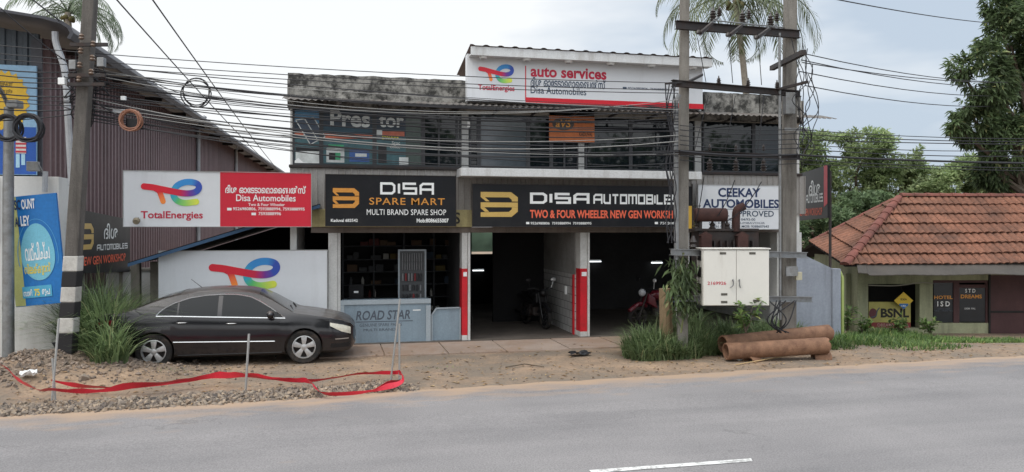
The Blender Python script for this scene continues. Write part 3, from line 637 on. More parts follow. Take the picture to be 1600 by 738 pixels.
sx_ = t_.nodes.new('ShaderNodeSeparateXYZ'); cx_ = t_.nodes.new('ShaderNodeCombineXYZ'); t_.links.new(tc_.outputs['Object'], sx_.inputs[0]); t_.links.new(sx_.outputs[1], cx_.inputs[0]); t_.links.new(sx_.outputs[2], cx_.inputs[1]); t_.links.new(cx_.outputs[0], br_.inputs['Vector']); t_.links.new(br_.outputs[0], b_.inputs['Base Color']); b_.inputs['Roughness'].default_value = .3; t_.nodes.remove(mp_)
xp0, xp1 = PX(905.5, Y0) - .02, PX(905.5, Y0) + .12; YP = 20.9; zt = P(905, 430, 17.8).z
mb = MB(); mb.box(xp0, xp1, 18.01, YP, .045, zt); pw = part(mb, 'bay_partition', tilem)
mb = MB(); mb.box(xp0, xp1, 18.01, YP, zt, 2.8); part(mb, 'partition_board', mat('pale partition board', hx('8a8a88'), .8, var=.15, scale=1.5, dirt=hx('55504a'), dirt_amt=.4))
mb = MB(); mb.box(PX(902, Y0), xp0 - .003, 18.02, 18.12, .045, zt); part(mb, 'painted_strip', pillar_r)
mb = MB(); mb.box(xp0 - .05, xp0 - .003, 18.65, 18.75, P(884, 460, 18.7).z, P(884, 447, 18.7).z, .006); part(mb, 'socket', ink_w)
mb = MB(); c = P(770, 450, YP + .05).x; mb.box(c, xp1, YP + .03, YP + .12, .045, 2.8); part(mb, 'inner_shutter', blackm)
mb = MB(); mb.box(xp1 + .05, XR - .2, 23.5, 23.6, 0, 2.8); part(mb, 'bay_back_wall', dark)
def tube_light(px, py, w, Y, lab):
    c = P(px, py, Y); t = thing('tube_light', lab, 'tube light', c, 'tube lights in the workshop')
    mb = MB(); mb.box(c.x - w, c.x + w, Y, Y + .05, c.z + .012, c.z + .06); mb.build('housing', ink_w, t)
    mb = MB(); mb.tube([c + Vector((-w * .96, -.02, 0)), c + Vector((w * .96, -.02, 0))], .014, 8); mb.build('tube', TUBE, t)
TUBE = emat('lit tube', (.9, .97, 1), 2.2)
tube_light(930, 409, .2, 23.35, 'lit tube light at the left of the dark right workshop bay'); tube_light(1026, 411, .2, 23.35, 'lit tube light by the transformer pole, at the right of the right bay'); tube_light(747, 423, .2, 25.9, 'dim tube light deep in the left workshop bay')
# translucent sheet seen through the rear opening
mb = MB(); c = P(757, 378, 27.6); mb.box(c.x - .8, c.x + .5, 27.6, 27.62, c.z - .36, c.z + .40)
tag(mb.build('rear_awning', leafmat('pale green translucent sheet', hx('a9bdae'), hx('c3d0c4'), None, .6)), 'pale crumpled greenish sheet at the rear opening of the left bay', 'awning')

# ------------------------------------------------------------------ shop fittings
greyp = mat('blue grey counter paint', hx('7f909c'), .55, var=.08, scale=1.5, dirt=hx('5b6167'), dirt_amt=.4, streak=True)
greyf = mat('pale grey counter frame', hx('97a1a8'), .5, var=.08, scale=2)
pl = facade(17.74); t = thing('counter', 'blue grey shop counter with a pale frame and faded brand lettering', 'counter', pl.pt(602, 538))
mb = MB(); pl.board(mb, 535, 471, 673, 538, .5, .006); mb.build('front_panel', greyp, t)
mb = MB()
for bx_ in ((531, 469.5, 673, 477), (665.5, 477.3, 673, 537.5), (531, 477.3, 538, 537.5)): u0, v0, u1, v1 = pl.board(mb, *bx_, .02); 
bmesh.ops.translate(mb.bm, verts=mb.bm.verts, vec=(0, -.024, 0)); mb.build('frame', greyf, t)
text(pl, 'ROAD STAR', (556, 486, 641, 501), ink_grey, t, .004, .02, .2); text(pl, 'GENUINE SPARE PARTS', (562, 506, 628, 511), ink_grey, t, .004, .0); text(pl, 'MULTI BRAND', (568, 514, 618, 518), ink_grey, t, .004)
mb = MB(); pl.sheet(mb, 556, 503, 645, 504.2, .004); mb.build('underline', ink_grey, t); mb = MB(); pl.sheet(mb, 645, 484, 657, 485.6, .004); mb.build('sticker', ink_w, t)
t = thing('side_gate', 'plain blue grey half gate with a sloped corner beside the shop counter', 'gate', pl.pt(697, 536)); mb = MB()
q = [pl.pt(675, 535.5), pl.pt(719, 535), pl.pt(719, 481), pl.pt(682, 482), pl.pt(675, 492)]; mb.prism([p + Vector((0, .03, 0)) for p in q], (0, .04, 0)); fixn(mb).build('panel', greyp, t)
mb = MB()
for a, b in ((0, 1), (1, 2), (2, 3), (3, 4), (4, 0)): mb.bar(q[a] + Vector((0, .015, 0)), q[b] + Vector((0, .015, 0)), .03, .03, (0, 1, 0))
mb.build('frame', greyf, t)
# shelves at the back with goods
shm = mat('dark shelf metal', hx('33363a'), .6, var=.1); YS = 20.3
t = thing('shelf_unit', 'tall dark shelving along the back of the spare parts shop', 'shelf', P(640, 530, YS)); mb = MB(); xa, xb = PX(536, YS), PX(724, YS)
for x in [lerp(xa, xb, k / 4) for k in range(5)]: mb.box(x - .02, x + .02, YS, YS + .4, .045, 2.5)
mb.build('uprights', shm, t)
shz = [P(640, y, YS).z for y in (384, 405, 424, 444, 464, 486)]
for z in shz: mb = MB(); mb.box(xa, xb, YS - .02, YS + .4, z - .02, z); mb.build('shelf', shm, t)
mb = MB(); mb.box(xa - .3, xb + .3, YS + .45, YS + .5, 0, 2.8); mb.build('backing', blackm, t)
bc = [mat('carton ' + n, hx(c, .65 if n == 'white' else .28), .7, var=.15) for n, c in (('tan', '8d6b4c'), ('white', 'b9b9b4'), ('red', '8c3a34'), ('yellow', 'a8924a'), ('grey', '6f7378'), ('blue', '47607a'))]
nc = ['tan', 'white', 'red', 'yellow', 'grey', 'blue']; protos = {}; shn = ['top', 'second', 'third', 'fourth', 'fifth', 'lowest']
for si, z in enumerate(shz):
    x = xa + .1
    while x < xb - .25:
        if R.random() < .3: x += R.uniform(.1, .3); continue
        ci = R.choice([0, 1, 1, 1, 4, 4, 4, 4, 2, 3, 5]) if si else R.choice([0, 0, 2]); wd, hg = R.choice([.14, .2, .26]), R.choice([.1, .14, .18]); bot = si in (3, 4) and R.random() < .45
        lab = ('%s plastic bottle' if bot else '%s carton') % nc[ci] + ' on the %s shelf in the spare parts shop' % shn[si]; k = (bot, ci, wd, hg)
        if k not in protos:
            mb = MB()
            if bot: mb.lathe([(.035, 0), (.037, .02), (.037, .13), (.015, .17), (.015, .2)], (0, 0, 0), n=8)
            else:
                mb.box(-wd / 2, wd / 2, 0, .2, 0, hg, .004); mb.box(-wd * .3, wd * .3, -.003, -.001, hg * .3, hg * .7)
            protos[k] = o = mb.build('bottle' if bot else 'carton', bc[ci], loc=(0, 0, 0))
        else: o = protos[k].copy(); COL.objects.link(o)
        tag(o, lab, 'bottle' if bot else 'box', 'goods on the shop shelves'); o.location = (x + wd / 2, YS + .05, z + .003); x += (.1 if bot else wd) + R.uniform(.01, .06)
# hanging display rack
YR = 18.6; pl = facade(YR); t = thing('display_rack', 'grey mesh display rack hung with rows of small tools in the shop', 'display rack', pl.pt(642, 470))
mb = MB(); pl.board(mb, 623, 392, 665, 471, .02); mb.build('panel', mat('grey pegboard', hx('4a4d50'), .6, var=.1), t)
mb = MB()
for e in ((622, 390, 624.5, 472), (663.5, 390, 666, 472), (624.6, 390, 663.4, 392.5), (624.6, 469, 663.4, 472)): pl.board(mb, *e, .05)
bmesh.ops.translate(mb.bm, verts=mb.bm.verts, vec=(0, -.012, 0)); mb.build('frame', greyf, t)
tm = [mat('tool packet silver', hx('77797c'), .5, metal=.2), mat('tool packet dark', hx('2c2d31'), .5), mat('tool packet red', hx('7a2c30'), .5)]
for r_, (y, h, n) in enumerate(((397, 12, 9), (411, 11, 9), (428, 11, 7), (446, 8, 6), (460, 7, 6))):
    for k in range(n):
        x = 628 + 33 * (k + .3) / n; m_ = tm[0] if r_ < 2 else R.choice(tm); mb = MB(); c = pl.pt(x, y); l = h / 65
        mb.tube([c + Vector((0, -.02, 0)), c + Vector((0, -.03, -l))], .014 if r_ < 2 else .026, 6); mb.ball(c + Vector((0, -.022, 0)), .02, 6, 4)
        tag(mb.build('hand_tool', m_), 'small hand tool hanging in the %s row of the grey display rack' % ['top', 'second', 'middle', 'fourth', 'bottom'][r_], 'tool', 'tools on the display rack, row %d' % (r_ + 1))
# small monitor on the counter, white reflection painted on its screen
pl = facade(18.4); t = thing('monitor', 'dark computer screen standing behind the shop counter', 'monitor', pl.pt(556, 470)); mb = MB(); pl.board(mb, 545, 445, 568, 467, .04); mb.build('screen', blackm, t)
mb = MB(); c = pl.pt(556, 470); mb.box(c.x - .1, c.x + .1, 18.38, 18.5, c.z - .04, c.z - .02); mb.box(c.x - .02, c.x + .02, 18.43, 18.46, c.z - .02, pl.pt(556, 467).z); mb.build('stand', blackm, t)
mb = MB(); pl.sheet(mb, 553, 455, 560, 458, .004); mb.build('screen_reflection', ink_w, t)  # white sheet painted as a reflection on the dark screen

# ------------------------------------------------------------------ signs
def sign(pl, label, box, m, name='sign_board', cat_='sign', th=.08, frame=None):
    t = thing(name, label, cat_, pl.pt((box[0] + box[2]) / 2, box[3])); mb = MB(); pl.board(mb, *box, th); mb.build('board', m, t)
    if frame:
        mb = MB(); x0, y0, x1, y1 = box; w = .9
        for e in ((x0, y0, x1, y0 + w), (x0, y1 - w, x1, y1), (x0, y0 + w, x0 + w, y1 - w), (x1 - w, y0 + w, x1, y1 - w)): pl.board(mb, *e, .03, 0)
        bmesh.ops.translate(mb.bm, verts=mb.bm.verts, vec=pl.N * .012); mb.build('frame', frame, t)
    return t
MAL = 'ദിശ ഓേടടാെമാൈബൽസ്'
# red and white sign over the white panel
pl = facade(17.2); t = sign(pl, 'wide sign, white with a ribbon logo at left and red with white writing at right', (192, 266, 487, 355), sign_w, frame=alum)
mb = MB(); pl.sheet(mb, 344, 268, 486.2, 354.2, .004); mb.build('red_panel', sign_r, t)
total_logo(pl, (220, 279, 316, 321), t); text(pl, 'TotalEnergies', (220, 330, 317, 345), ink_r, t, .004, .022)
text(pl, MAL, (352, 289, 478, 302), ink_w, t, .008, .022); text(pl, 'Disa Automobiles', (369, 304, 462, 314.5), ink_w, t, .008, .012); text(pl, 'Two & Four Wheeler', (388, 317.5, 445, 322), ink_w, t, .008, .01)
text(pl, '9526980806, 7593888994, 7593888995', (364, 324, 476, 329.5), ink_w, t, .008, .012); text(pl, '7593888996', (404, 331.5, 439, 336.5), ink_w, t, .008, .012)
mb = MB(); pl.sheet(mb, 355, 325, 362, 329, .008); pl.sheet(mb, 393, 332.5, 400, 336.5, .008); mb.build('phone_icons', ink_w, t)
mb = MB()
for px in (215, 330, 470): c = pl.pt(px, 310); mb.bar(c + Vector((0, .1, .3)), (c.x, 18.2, c.z + .3), .05, .05); mb.bar(c + Vector((0, .1, -.5)), (c.x, 18.2, c.z - .5), .05, .05)
mb.build('brackets', darksteel, t)
tl = thing('spotlight', 'small round spotlight below the left corner of the red and white sign', 'spotlight', P(212, 347, 17.0)); mb = MB(); c = P(212, 347, 17.0); mb.lathe([(.05, 0), (.07, .04), (.07, .09), (.03, .14)], c, (0, .9, .3), 12); mb.build('lamp_head', mat('dull brass', hx('8d8470'), .5, metal=.4), tl, smooth=True); mb = MB(); mb.bar(c + Vector((0, .1, .04)), c + Vector((0, .25, .1)), .025, .025); mb.build('bracket', darksteel, tl)
# white panel with logo behind the car
pl = facade(17.56); t = sign(pl, 'tall white panel with a ribbon logo standing behind the parked black car', (247, 392, 512, 588), sign_w, 'wall_panel', 'panel', frame=alum)
total_logo(pl, (326, 404, 438, 453), t); text(pl, 'TotalEnergies', (326, 461, 438, 479), ink_r, t, .004, .022)
# auto services board with its little shed roof
YA = 17.1; pl = facade(YA); bx_ = (730, 84, 1098, 157)
t = sign(pl, 'big white auto services sign on the roof under a corrugated shed roof', bx_, sign_w, th=.25)
u0, v1 = pl.uv(730, 84); _, v0 = pl.uv(730, 157); u1, _ = pl.uv(1100, 130)
RX0, RX1 = u0 + .02, u1 + .1
mb = MB(); x = RX0; rows = []; i = 0
zf = P(728, 71, YA - .25).z
while x < RX1:
    d = .024 if i % 6 in (0, 1) else 0; rows.append([mb.v((x, YA - .3, zf + d)), mb.v((x, 18.8, zf - .3 + d))]); x += .055; i += 1
for a, b in zip(rows, rows[1:]): mb.f([a[0], b[0], b[1], a[1]])
mb.build('shed_roof', mat('red brown roof sheet', hx('6b5a55'), .7, var=.2), t)
mb = MB(); mb.box(RX0 + .02, RX1 - .02, YA - .27, YA - .22, zf - .21, zf - .015, .006); mb.box(RX0 + .02, RX1 - .02, YA - .217, YA - .003, zf - .2, zf - .17); mb.build('fascia', ledge_m, t)
mb = MB(); mb.box(RX0 + .03, RX0 + .09, YA + .26, 17.55, v0, zf - .12); mb.build('side_panel', sign_w, t); mb = MB(); mb.box(RX1 - .12, RX1 - .05, YA + .26, 18.7, v0, zf - .25); mb.build('side_panel', sign_w, t)
mb = MB(); u, vv = pl.uv(821, 157); mb.poly([pl.w(u, v0, .004), pl.w(u1 - .02, v0, .004), pl.w(u1 - .02, v0 + .12, .004), pl.w(u, v0 + .12, .004)]); pl.sheet(mb, 820.5, 103, 822, 157, .006); mb.build('red_lines', ink_red, t)
total_logo(pl, (747, 99, 803, 128), t); text(pl, 'TotalEnergies', (747, 132, 804, 143), ink_r, t, .004, .024)
text(pl, 'auto services', (829, 103, 947.5, 120), ink_r, t, .004, .03); text(pl, MAL, (829, 120, 946, 135), ink_dn, t, .004, .022); text(pl, 'Disa Automobiles', (829, 135, 916, 146), ink_dn, t, .004, .01)
text(pl, '9526980806, 7593888995', (981, 136, 1046, 140), ink_dn, t, .004, .01); mb = MB(); pl.sheet(mb, 973, 136, 979, 139.5, .004); mb.build('phone_icon', ink_dn, t)
wl = [('leftmost, above the ribbon logo', 755), ('above the word auto', 823), ('above the end of the word services', 888), ('second from the transformer pole', 954), ('nearest the transformer pole', 1018)]
for lab, px in wl + [('beyond the transformer pole, at the right end', 1083)]:
    c = P(px, 86 + (px - 755) * .045, YA - .14); c.z = zf - .2; o = thing('eave_lamp', 'small round lamp under the sign roof, ' + lab, 'lamp', c, 'lamps under the sign roof')
    mb = MB(); mb.lathe([(.02, -.055), (.075, -.05), (.095, -.03), (.095, 0)], c, n=14); mb.build('lamp_shade', ink_w, o, smooth=True)
    mb = MB(); mb.lathe([(.05, -.066), (.05, -.056)], c, n=12); mb.build('lens', alum, o)
# spare mart
pl = facade(17.25); t = sign(pl, 'black spare mart sign with an amber emblem above the shop counter', (508, 272, 713, 354), sign_k, frame=darksteel)
emblem(pl, (520, 294, 561, 325), MATS['amber lettering'], t); techno(pl, 'DISA', (594, 285, 678, 304), ink_w, t, .24, .5)
text(pl, 'SPARE MART', (577, 309, 695, 320), ink_o, t, .004, .006, 0, 1.12); text(pl, 'MULTI BRAND SPARE SHOP', (573, 327, 697, 336), ink_w, t, .004, .003, 0, 1.05)
text(pl, 'Kaduval 683542', (517, 342, 559, 347), ink_w, t, .004, .02); text(pl, 'Mob:8086655007', (651, 341.5, 701, 348), ink_w, t, .004, .025)
# automobiles
pl = facade(17.22); t = sign(pl, 'long black automobiles workshop sign with gold emblem and orange red writing', (738, 287, 1082, 355), sign_k, frame=darksteel)
emblem(pl, (751, 300, 809, 339), ink_g, t); techno(pl, 'DISA', (828, 301, 921, 318.5), ink_w, t, .28, .5); techno(pl, 'AUTOMOBILES', (927, 303, 1063, 319), ink_w, t, .26, .42)
text(pl, 'TWO & FOUR WHEELER NEW GEN WORKSHOP', (828, 328, 1066, 341), ink_s, t, .004, .028)
text(pl, '9526980806  7593888994  7593888995', (829, 347, 924, 351), ink_w, t, .004, .012); text(pl, '7593888996', (1031, 347, 1070, 351), ink_w, t, .004, .012)
mb = MB(); pl.sheet(mb, 822, 347, 827, 350.5, .004); pl.sheet(mb, 1023, 347, 1028, 350.5, .004); mb.build('phone_icons', ink_w, t)
# ceekay
pl = facade(17.3); t = sign(pl, 'white Ceekay automobiles sign with navy writing behind the transformer', (1090, 288, 1228, 359), sign_w, frame=alum)
text(pl, 'CEEKAY', (1122, 293.5, 1188, 308), ink_n, t, .004, .03); text(pl, 'AUTOMOBILES', (1098, 311, 1217, 325), ink_n, t, .004, .03); text(pl, 'GOVT. APPROVED', (1100, 329, 1209, 338.5), ink_dn, t, .004, .012)
text(pl, 'REG. No. 04/93-00', (1132, 341, 1180, 345), ink_dn, t, .004, .008); text(pl, 'M.C ROAD, PERUMBAVOOR', (1108, 347, 1195, 350.5), ink_dn, t, .004, .0); text(pl, 'PH: 0484 521276, MOB: 9388607643', (1116, 352, 1201, 356.5), ink_dn, t, .004, .008)
mb = MB(); pl.sheet(mb, 1098, 326.6, 1218, 327.2, .004); mb.build('rule', ink_dn, t)
# AVS banner
pl = facade(17.62); t = sign(pl, 'faded orange banner with a dark oval emblem hung over the upper windows', (858, 168, 929, 221), mat('faded orange banner', hx('b0663c'), .7, var=.12, scale=1.5, dirt=hx('6b4030'), dirt_amt=.4, streak=True), 'banner', 'banner', .012)
mb = MB(); cu, cv = pl.uv(880, 194); mb.poly([pl.w(cu + .27 * math.cos(a), cv + .15 * math.sin(a), .004) for a in [2 * math.pi * k / 28 for k in range(28)]]); mb.build('oval', mat('dark oval print', hx('4a4340'), .6), t)
text(pl, 'aVS', (868, 187, 892, 199), ink_o, t, .008, .02, .15); text(pl, 'VEHICLE SERVICE', (866, 176, 920, 181), ink_k, t, .004, .01); text(pl, 'KADUVAL', (905, 207, 926, 213), ink_k, t, .004, .01); text(pl, 'BATTERY', (902, 188, 922, 193), ink_k, t, .004)
# battery posters stuck inside the left windows
pl = facade(YW - .004); t = thing('window_poster', 'dark teal battery poster with solar panel and big pale letters on the left upper windows', 'poster', pl.pt(550, 258))
pm = {k: mat('poster ' + k, hx(c), .35, var=.25, scale=s_) for k, c, s_ in (('deep teal', '22404f', 3), ('sky blue', '4d7a9c', 2), ('sunset orange', 'b0604a', 2), ('night', '20303f', 2), ('water', '3e5f66', 9), ('white', 'bcc1c0', 3), ('green', '3f9a6e', 2), ('blue', '3a5a94', 2), ('panel', '3a4656', 3), ('black', '1b1e22', 2), ('yellow', 'c9c04a', 2))}
def psheet(n, m, rects, o):
    mb = MB()
    for k, r_ in enumerate(rects): pl.sheet(mb, *r_, o)
    return mb.build(n, pm[m], t)
panes = [(460, 501), (505, 584.5), (588.5, 634)]
psheet('print', 'night', [(a, 171, b, 214) for a, b in panes], .004); psheet('print', 'water', [(a, 214, b, 258) for a, b in panes], .004)
psheet('sky', 'sky blue', [(460, 172, 500, 192)], .008); psheet('sunset', 'sunset orange', [(460, 206, 501, 212), (505, 209, 584.5, 216), (588.5, 205, 632, 212)], .008)
psheet('shore', 'deep teal', [(505, 198, 584.5, 206)], .008)
mb = MB(); mb.poly([pl.pt(*p, .012) for p in ((462, 188), (490, 184), (508, 214), (485, 226))][::-1]); mb.build('solar_panel', pm['panel'], t)
mb = MB()
for a, b in (((462, 188), (490, 184)), ((490, 184), (508, 214)), ((508, 214), (485, 226)), ((485, 226), (462, 188)), ((476, 186), (497, 220))): mb.bar(pl.pt(*a, .015), pl.pt(*b, .015), .022, .004, (0, 1, 0))
mb.build('panel_frame', pm['white'], t)
psheet('battery_white', 'white', [(462, 236, 500, 258), (510, 231, 538, 254)], .012); psheet('battery_green', 'green', [(513, 226, 537, 231), (524, 239, 532, 250)], .015); psheet('battery_blue', 'blue', [(546, 234, 577, 253)], .012); psheet('battery_label', 'white', [(555, 240, 573, 245)], .015); psheet('battery_dark', 'black', [(514, 239, 524, 250), (462, 231, 499, 236), (591, 226, 604, 255)], .015)
mb = MB(); mb.poly([pl.pt(*p, .018) for p in ((456, 258), (457.5, 226), (460, 252), (466, 247), (474, 254), (500, 257.5))][::-1]); mb.build('torn_paper', ink_w, t)
text(pl, 'Pres', (516, 172, 578, 198), pm['white'], t, .02, .03); text(pl, 'tor', (592, 180, 631, 199), pm['white'], t, .02, .025); text(pl, 'BWARK', (597, 212, 625, 218), pm['yellow'], t, .02, .03); text(pl, 'Sroc', (612, 221, 625, 226), pm['white'], t, .02, .015); text(pl, 'Office', (609, 227, 625, 232), pm['white'], t, .02, .015)
psheet('white_sticker', 'white', [(623.5, 246, 638, 261)], .02); psheet('paper_note', 'white', [(588.5, 203, 597, 213)], .02)
# angled side signs
a, b = C(122, 400, 15.4), C(203, 400, 18.6); d = (b - a); d.z = 0; d.normalize(); N_ = Vector((d.y, -d.x, 0)); pl = Plane(a, N_)
def aboard(t, tl, tr, bl_, br_, m, o=0, th=.06, name='board'):
    q = [pl.pt(*p, o) for p in (bl_, br_, tr, tl)]; mb = MB(); mb.prism(q, -pl.N * th) if th else mb.poly(q); return (fixn(mb) if th else mb).build(name, m, t)
t = thing('sign_board', 'black new gen workshop sign angled along the side behind the striped pole', 'sign', pl.pt(162, 427)); aboard(t, (118, 326), (203, 343.5), (118, 428), (203, 424.5), sign_k)
def atext(s, q0, q1, q2, m, t, **k):     # q0 lower left, q1 lower right, q2 upper left, all pixels
    (u0, v0), (u1, _), (_, v1) = pl.uv(*q0), pl.uv(*q1), pl.uv(*q2); return text(pl, s, None, m, t, uvbox=(u0, v0, u1, v1), off=.005, **k)
emblem(pl, (124, 349, 146, 391), ink_g, t); atext('ദിശ', (162, 374), (184, 373), (162, 349), ink_w, t, bold=.015); techno(pl, 'AUTOMOBILES', (151, 382.5, 199, 392), ink_w, t, .24, .4)
atext('NEW GEN WORKSHOP', (125, 416.5), (196, 415), (125, 402.5), ink_s, t, bold=.02)
for px in (137, 196): mb = MB(); c = pl.pt(px, 425, -.1); mb.bar((c.x, c.y, -.1), c, .07, .07); mb.build('post', concrete, t)
a, b = C(1248, 300, 22.1), C(1293, 300, 19.75); d = (b - a); d.z = 0; d.normalize(); N_ = Vector((d.y, -d.x, 0))
if N_.dot(CAM - a) < 0: N_ = -N_
pl = Plane(a, N_)
t = thing('sign_board', 'black workshop sign with a red end strip, angled beside the right transformer pole', 'sign', pl.pt(1270, 343)); aboard(t, (1248, 272), (1293, 258), (1248, 345), (1293, 340.5), sign_k)
aboard(t, (1287.5, 259.5), (1293, 258), (1287.5, 324), (1293, 318), sign_r, .004, 0, 'red_strip'); emblem(pl, (1249, 289, 1259, 319), ink_g, t)
atext('ദിശ', (1264, 306), (1282, 303), (1264, 283), ink_w, t, bold=.015); techno(pl, 'AUTOMOBILES', (1260, 305, 1286, 318), ink_w, t, .26, .4); atext('NEW GEN WORKSHOP', (1249, 338), (1285, 333), (1249, 327), ink_s, t, bold=.02)
mb = MB(); c = pl.pt(1291.5, 340, -.09); mb.tube([pl.pt(1291.5, 420, -.09), (c.x, c.y, c.z + 1.2)], .035, 8); mb.build('post', darksteel, t)

# right side lean-to wall and pipes
blw = mat('pale blue wall paint', hx('8e949f'), .85, var=.12, scale=1, dirt=hx('5f6068'), dirt_amt=.45, streak=True); YB = 17.35
t = thing('side_wall', 'pale blue grey side wall with a sloping top right of the shop building', 'wall', P(1283, 520, YB)); q = [P(1240, 520, YB), P(1299, 520, YB), P(1299, 419, YB), P(1240, 391, YB)]
for k in (0, 1): q[k].z = -.5
mb = MB(); mb.prism(q, (0, .15, 0)); fixn(mb).build('panel', blw, t)
mb = MB(); mb.box(PX(1299.3, YB), PX(1312, YB), YB - .05, YB + .2, -.5, P(1305, 420, YB).z, .01); mb.build('pilaster', blw, t)
mb = MB(); mb.tube([P(1316, 535, YB), P(1316, 434, YB), P(1312, 425, YB + .1)], .045, 8); tag(mb.build('drainpipe', mat('lime green pipe paint', hx('8c9a58'), .5, var=.1), smooth=True), 'thin lime green drainpipe at the corner of the pale blue wall', 'drainpipe')
# ------------------------------------------------------------------ parked car
def carpaint(name, c):
    m = bpy.data.materials.new(name); m.use_nodes = True; t = m.node_tree; N = t.nodes.new; K = t.links.new; b = t.nodes['Principled BSDF']
    g = N('ShaderNodeNewGeometry'); s = N('ShaderNodeSeparateXYZ'); K(g.outputs['Normal'], s.inputs[0]); r = N('ShaderNodeMapRange'); r.inputs[1].default_value = .35; r.inputs[2].default_value = .95; r.inputs[3].default_value = .0; r.inputs[4].default_value = .42; K(s.outputs[2], r.inputs[0])
    tc = N('ShaderNodeTexCoord'); n = N('ShaderNodeTexNoise'); n.inputs['Scale'].default_value = 3.5; n.inputs['Detail'].default_value = 7; K(tc.outputs['Object'], n.inputs['Vector'])
    r2 = N('ShaderNodeMapRange'); r2.inputs[1].default_value = .3; r2.inputs[2].default_value = .65; r2.inputs[3].default_value = .55; r2.inputs[4].default_value = 1.1; K(n.outputs[0], r2.inputs[0])
    so_ = N('ShaderNodeSeparateXYZ'); K(tc.outputs['Object'], so_.inputs[0]); lowd = N('ShaderNodeMapRange'); lowd.inputs[1].default_value = .62; lowd.inputs[2].default_value = .2; lowd.inputs[3].default_value = 0; lowd.inputs[4].default_value = .07; K(so_.outputs[2], lowd.inputs[0])
    a = N('ShaderNodeMath'); a.operation = 'ADD'; K(r.outputs[0], a.inputs[0]); K(lowd.outputs[0], a.inputs[1])
    mu = N('ShaderNodeMath'); mu.operation = 'MULTIPLY'; mu.use_clamp = True; K(a.outputs[0], mu.inputs[0]); K(r2.outputs[0], mu.inputs[1])
    mx = N('ShaderNodeMixRGB'); K(mu.outputs[0], mx.inputs[0]); mx.inputs[1].default_value = (*c, 1); mx.inputs[2].default_value = (*hx('7d736c'), 1); K(mx.outputs[0], b.inputs['Base Color'])
    rr = N('ShaderNodeMapRange'); rr.inputs[3].default_value = .13; rr.inputs[4].default_value = .9; K(mu.outputs[0], rr.inputs[0]); K(rr.outputs[0], b.inputs['Roughness'])
    b.inputs['Metallic'].default_value = 0; b.inputs['Coat Weight'].default_value = .35; b.inputs['Coat Roughness'].default_value = .12; MATS[name] = m; return m
paint = carpaint('dusty black car paint', hx('121117'))
chrome = mat('chrome trim', hx('c8cacc'), .2, metal=.9, var=.03); cglass = mat('dark car glass', hx('0e1215'), .05, var=.15, spec=.3)
rubber = mat('tyre rubber', hx('1c1b1b'), .85, var=.15, scale=6, dirt=hx('5d5147'), dirt_amt=.5); alloy = mat('alloy wheel', hx('b4b5b6'), .35, metal=.6, var=.08); plastic = mat('black plastic', hx('17171a'), .5, var=.1)
def W(x): return interp([(-1.08, .60), (-1.04, .70), (-.95, .78), (-.75, .85), (-.4, .893), (.3, .91), (2.4, .91), (2.9, .895), (3.2, .875), (3.4, .83), (3.53, .77), (3.61, .69), (3.66, .58), (3.69, .46)], x)
def zb(x): return interp([(-1.08, .42), (-.95, .30), (-.6, .26), (-.3, .22), (.5, .2), (2.2, .2), (3.0, .2), (3.4, .19), (3.6, .23), (3.69, .34)], x)
def zs(x): return interp([(-1.08, .84), (-1.0, .92), (-.8, .965), (-.3, .985), (.3, .975), (1, .945), (2, .905), (2.5, .885), (2.9, .845), (3.2, .81), (3.45, .755), (3.6, .70), (3.69, .61)], x)
def zt(x): return interp([(-1.08, .86), (-1.03, .98), (-.9, 1.03), (-.6, 1.055), (-.42, 1.10), (-.2, 1.20), (.1, 1.325), (.4, 1.41), (.7, 1.455), (1.0, 1.475), (1.35, 1.475), (1.65, 1.455), (1.85, 1.41), (2.1, 1.28), (2.35, 1.115), (2.52, 1.01), (2.62, .985), (2.9, .945), (3.2, .885), (3.45, .82), (3.6, .755), (3.69, .65)], x)
def sec(x):
    w, b, s, t = W(x), zb(x), zs(x), zt(x); g = min(1, (t - s) / .5); ye = w * (1 - .37 * g); ze = s + (t - s) * .87
    r = [(w * .88, b), (w * .965, b + .08 * (s - b)), (w * .992, b + .33 * (s - b)), (w * 1.0, b + .60 * (s - b)), (w * .99, b + .84 * (s - b)), (w * .955, s)]
    for k in (.33, .66): r.append((lerp(w * .955, ye, k) + .022 * g, lerp(s, ze, k)))
    r += [(ye, ze), (ye * .82, ze + (t - ze) * .58), (ye * .42, t - .006), (0, t)]; return r
def ysurf(x, z):
    r = sec(x)
    for (y0, z0), (y1, z1) in zip(r[:9], r[1:9]):
        if z0 <= z <= z1: return lerp(y0, y1, (z - z0) / max(1e-6, z1 - z0))
    return r[0][0] if z < r[0][1] else r[8][0]
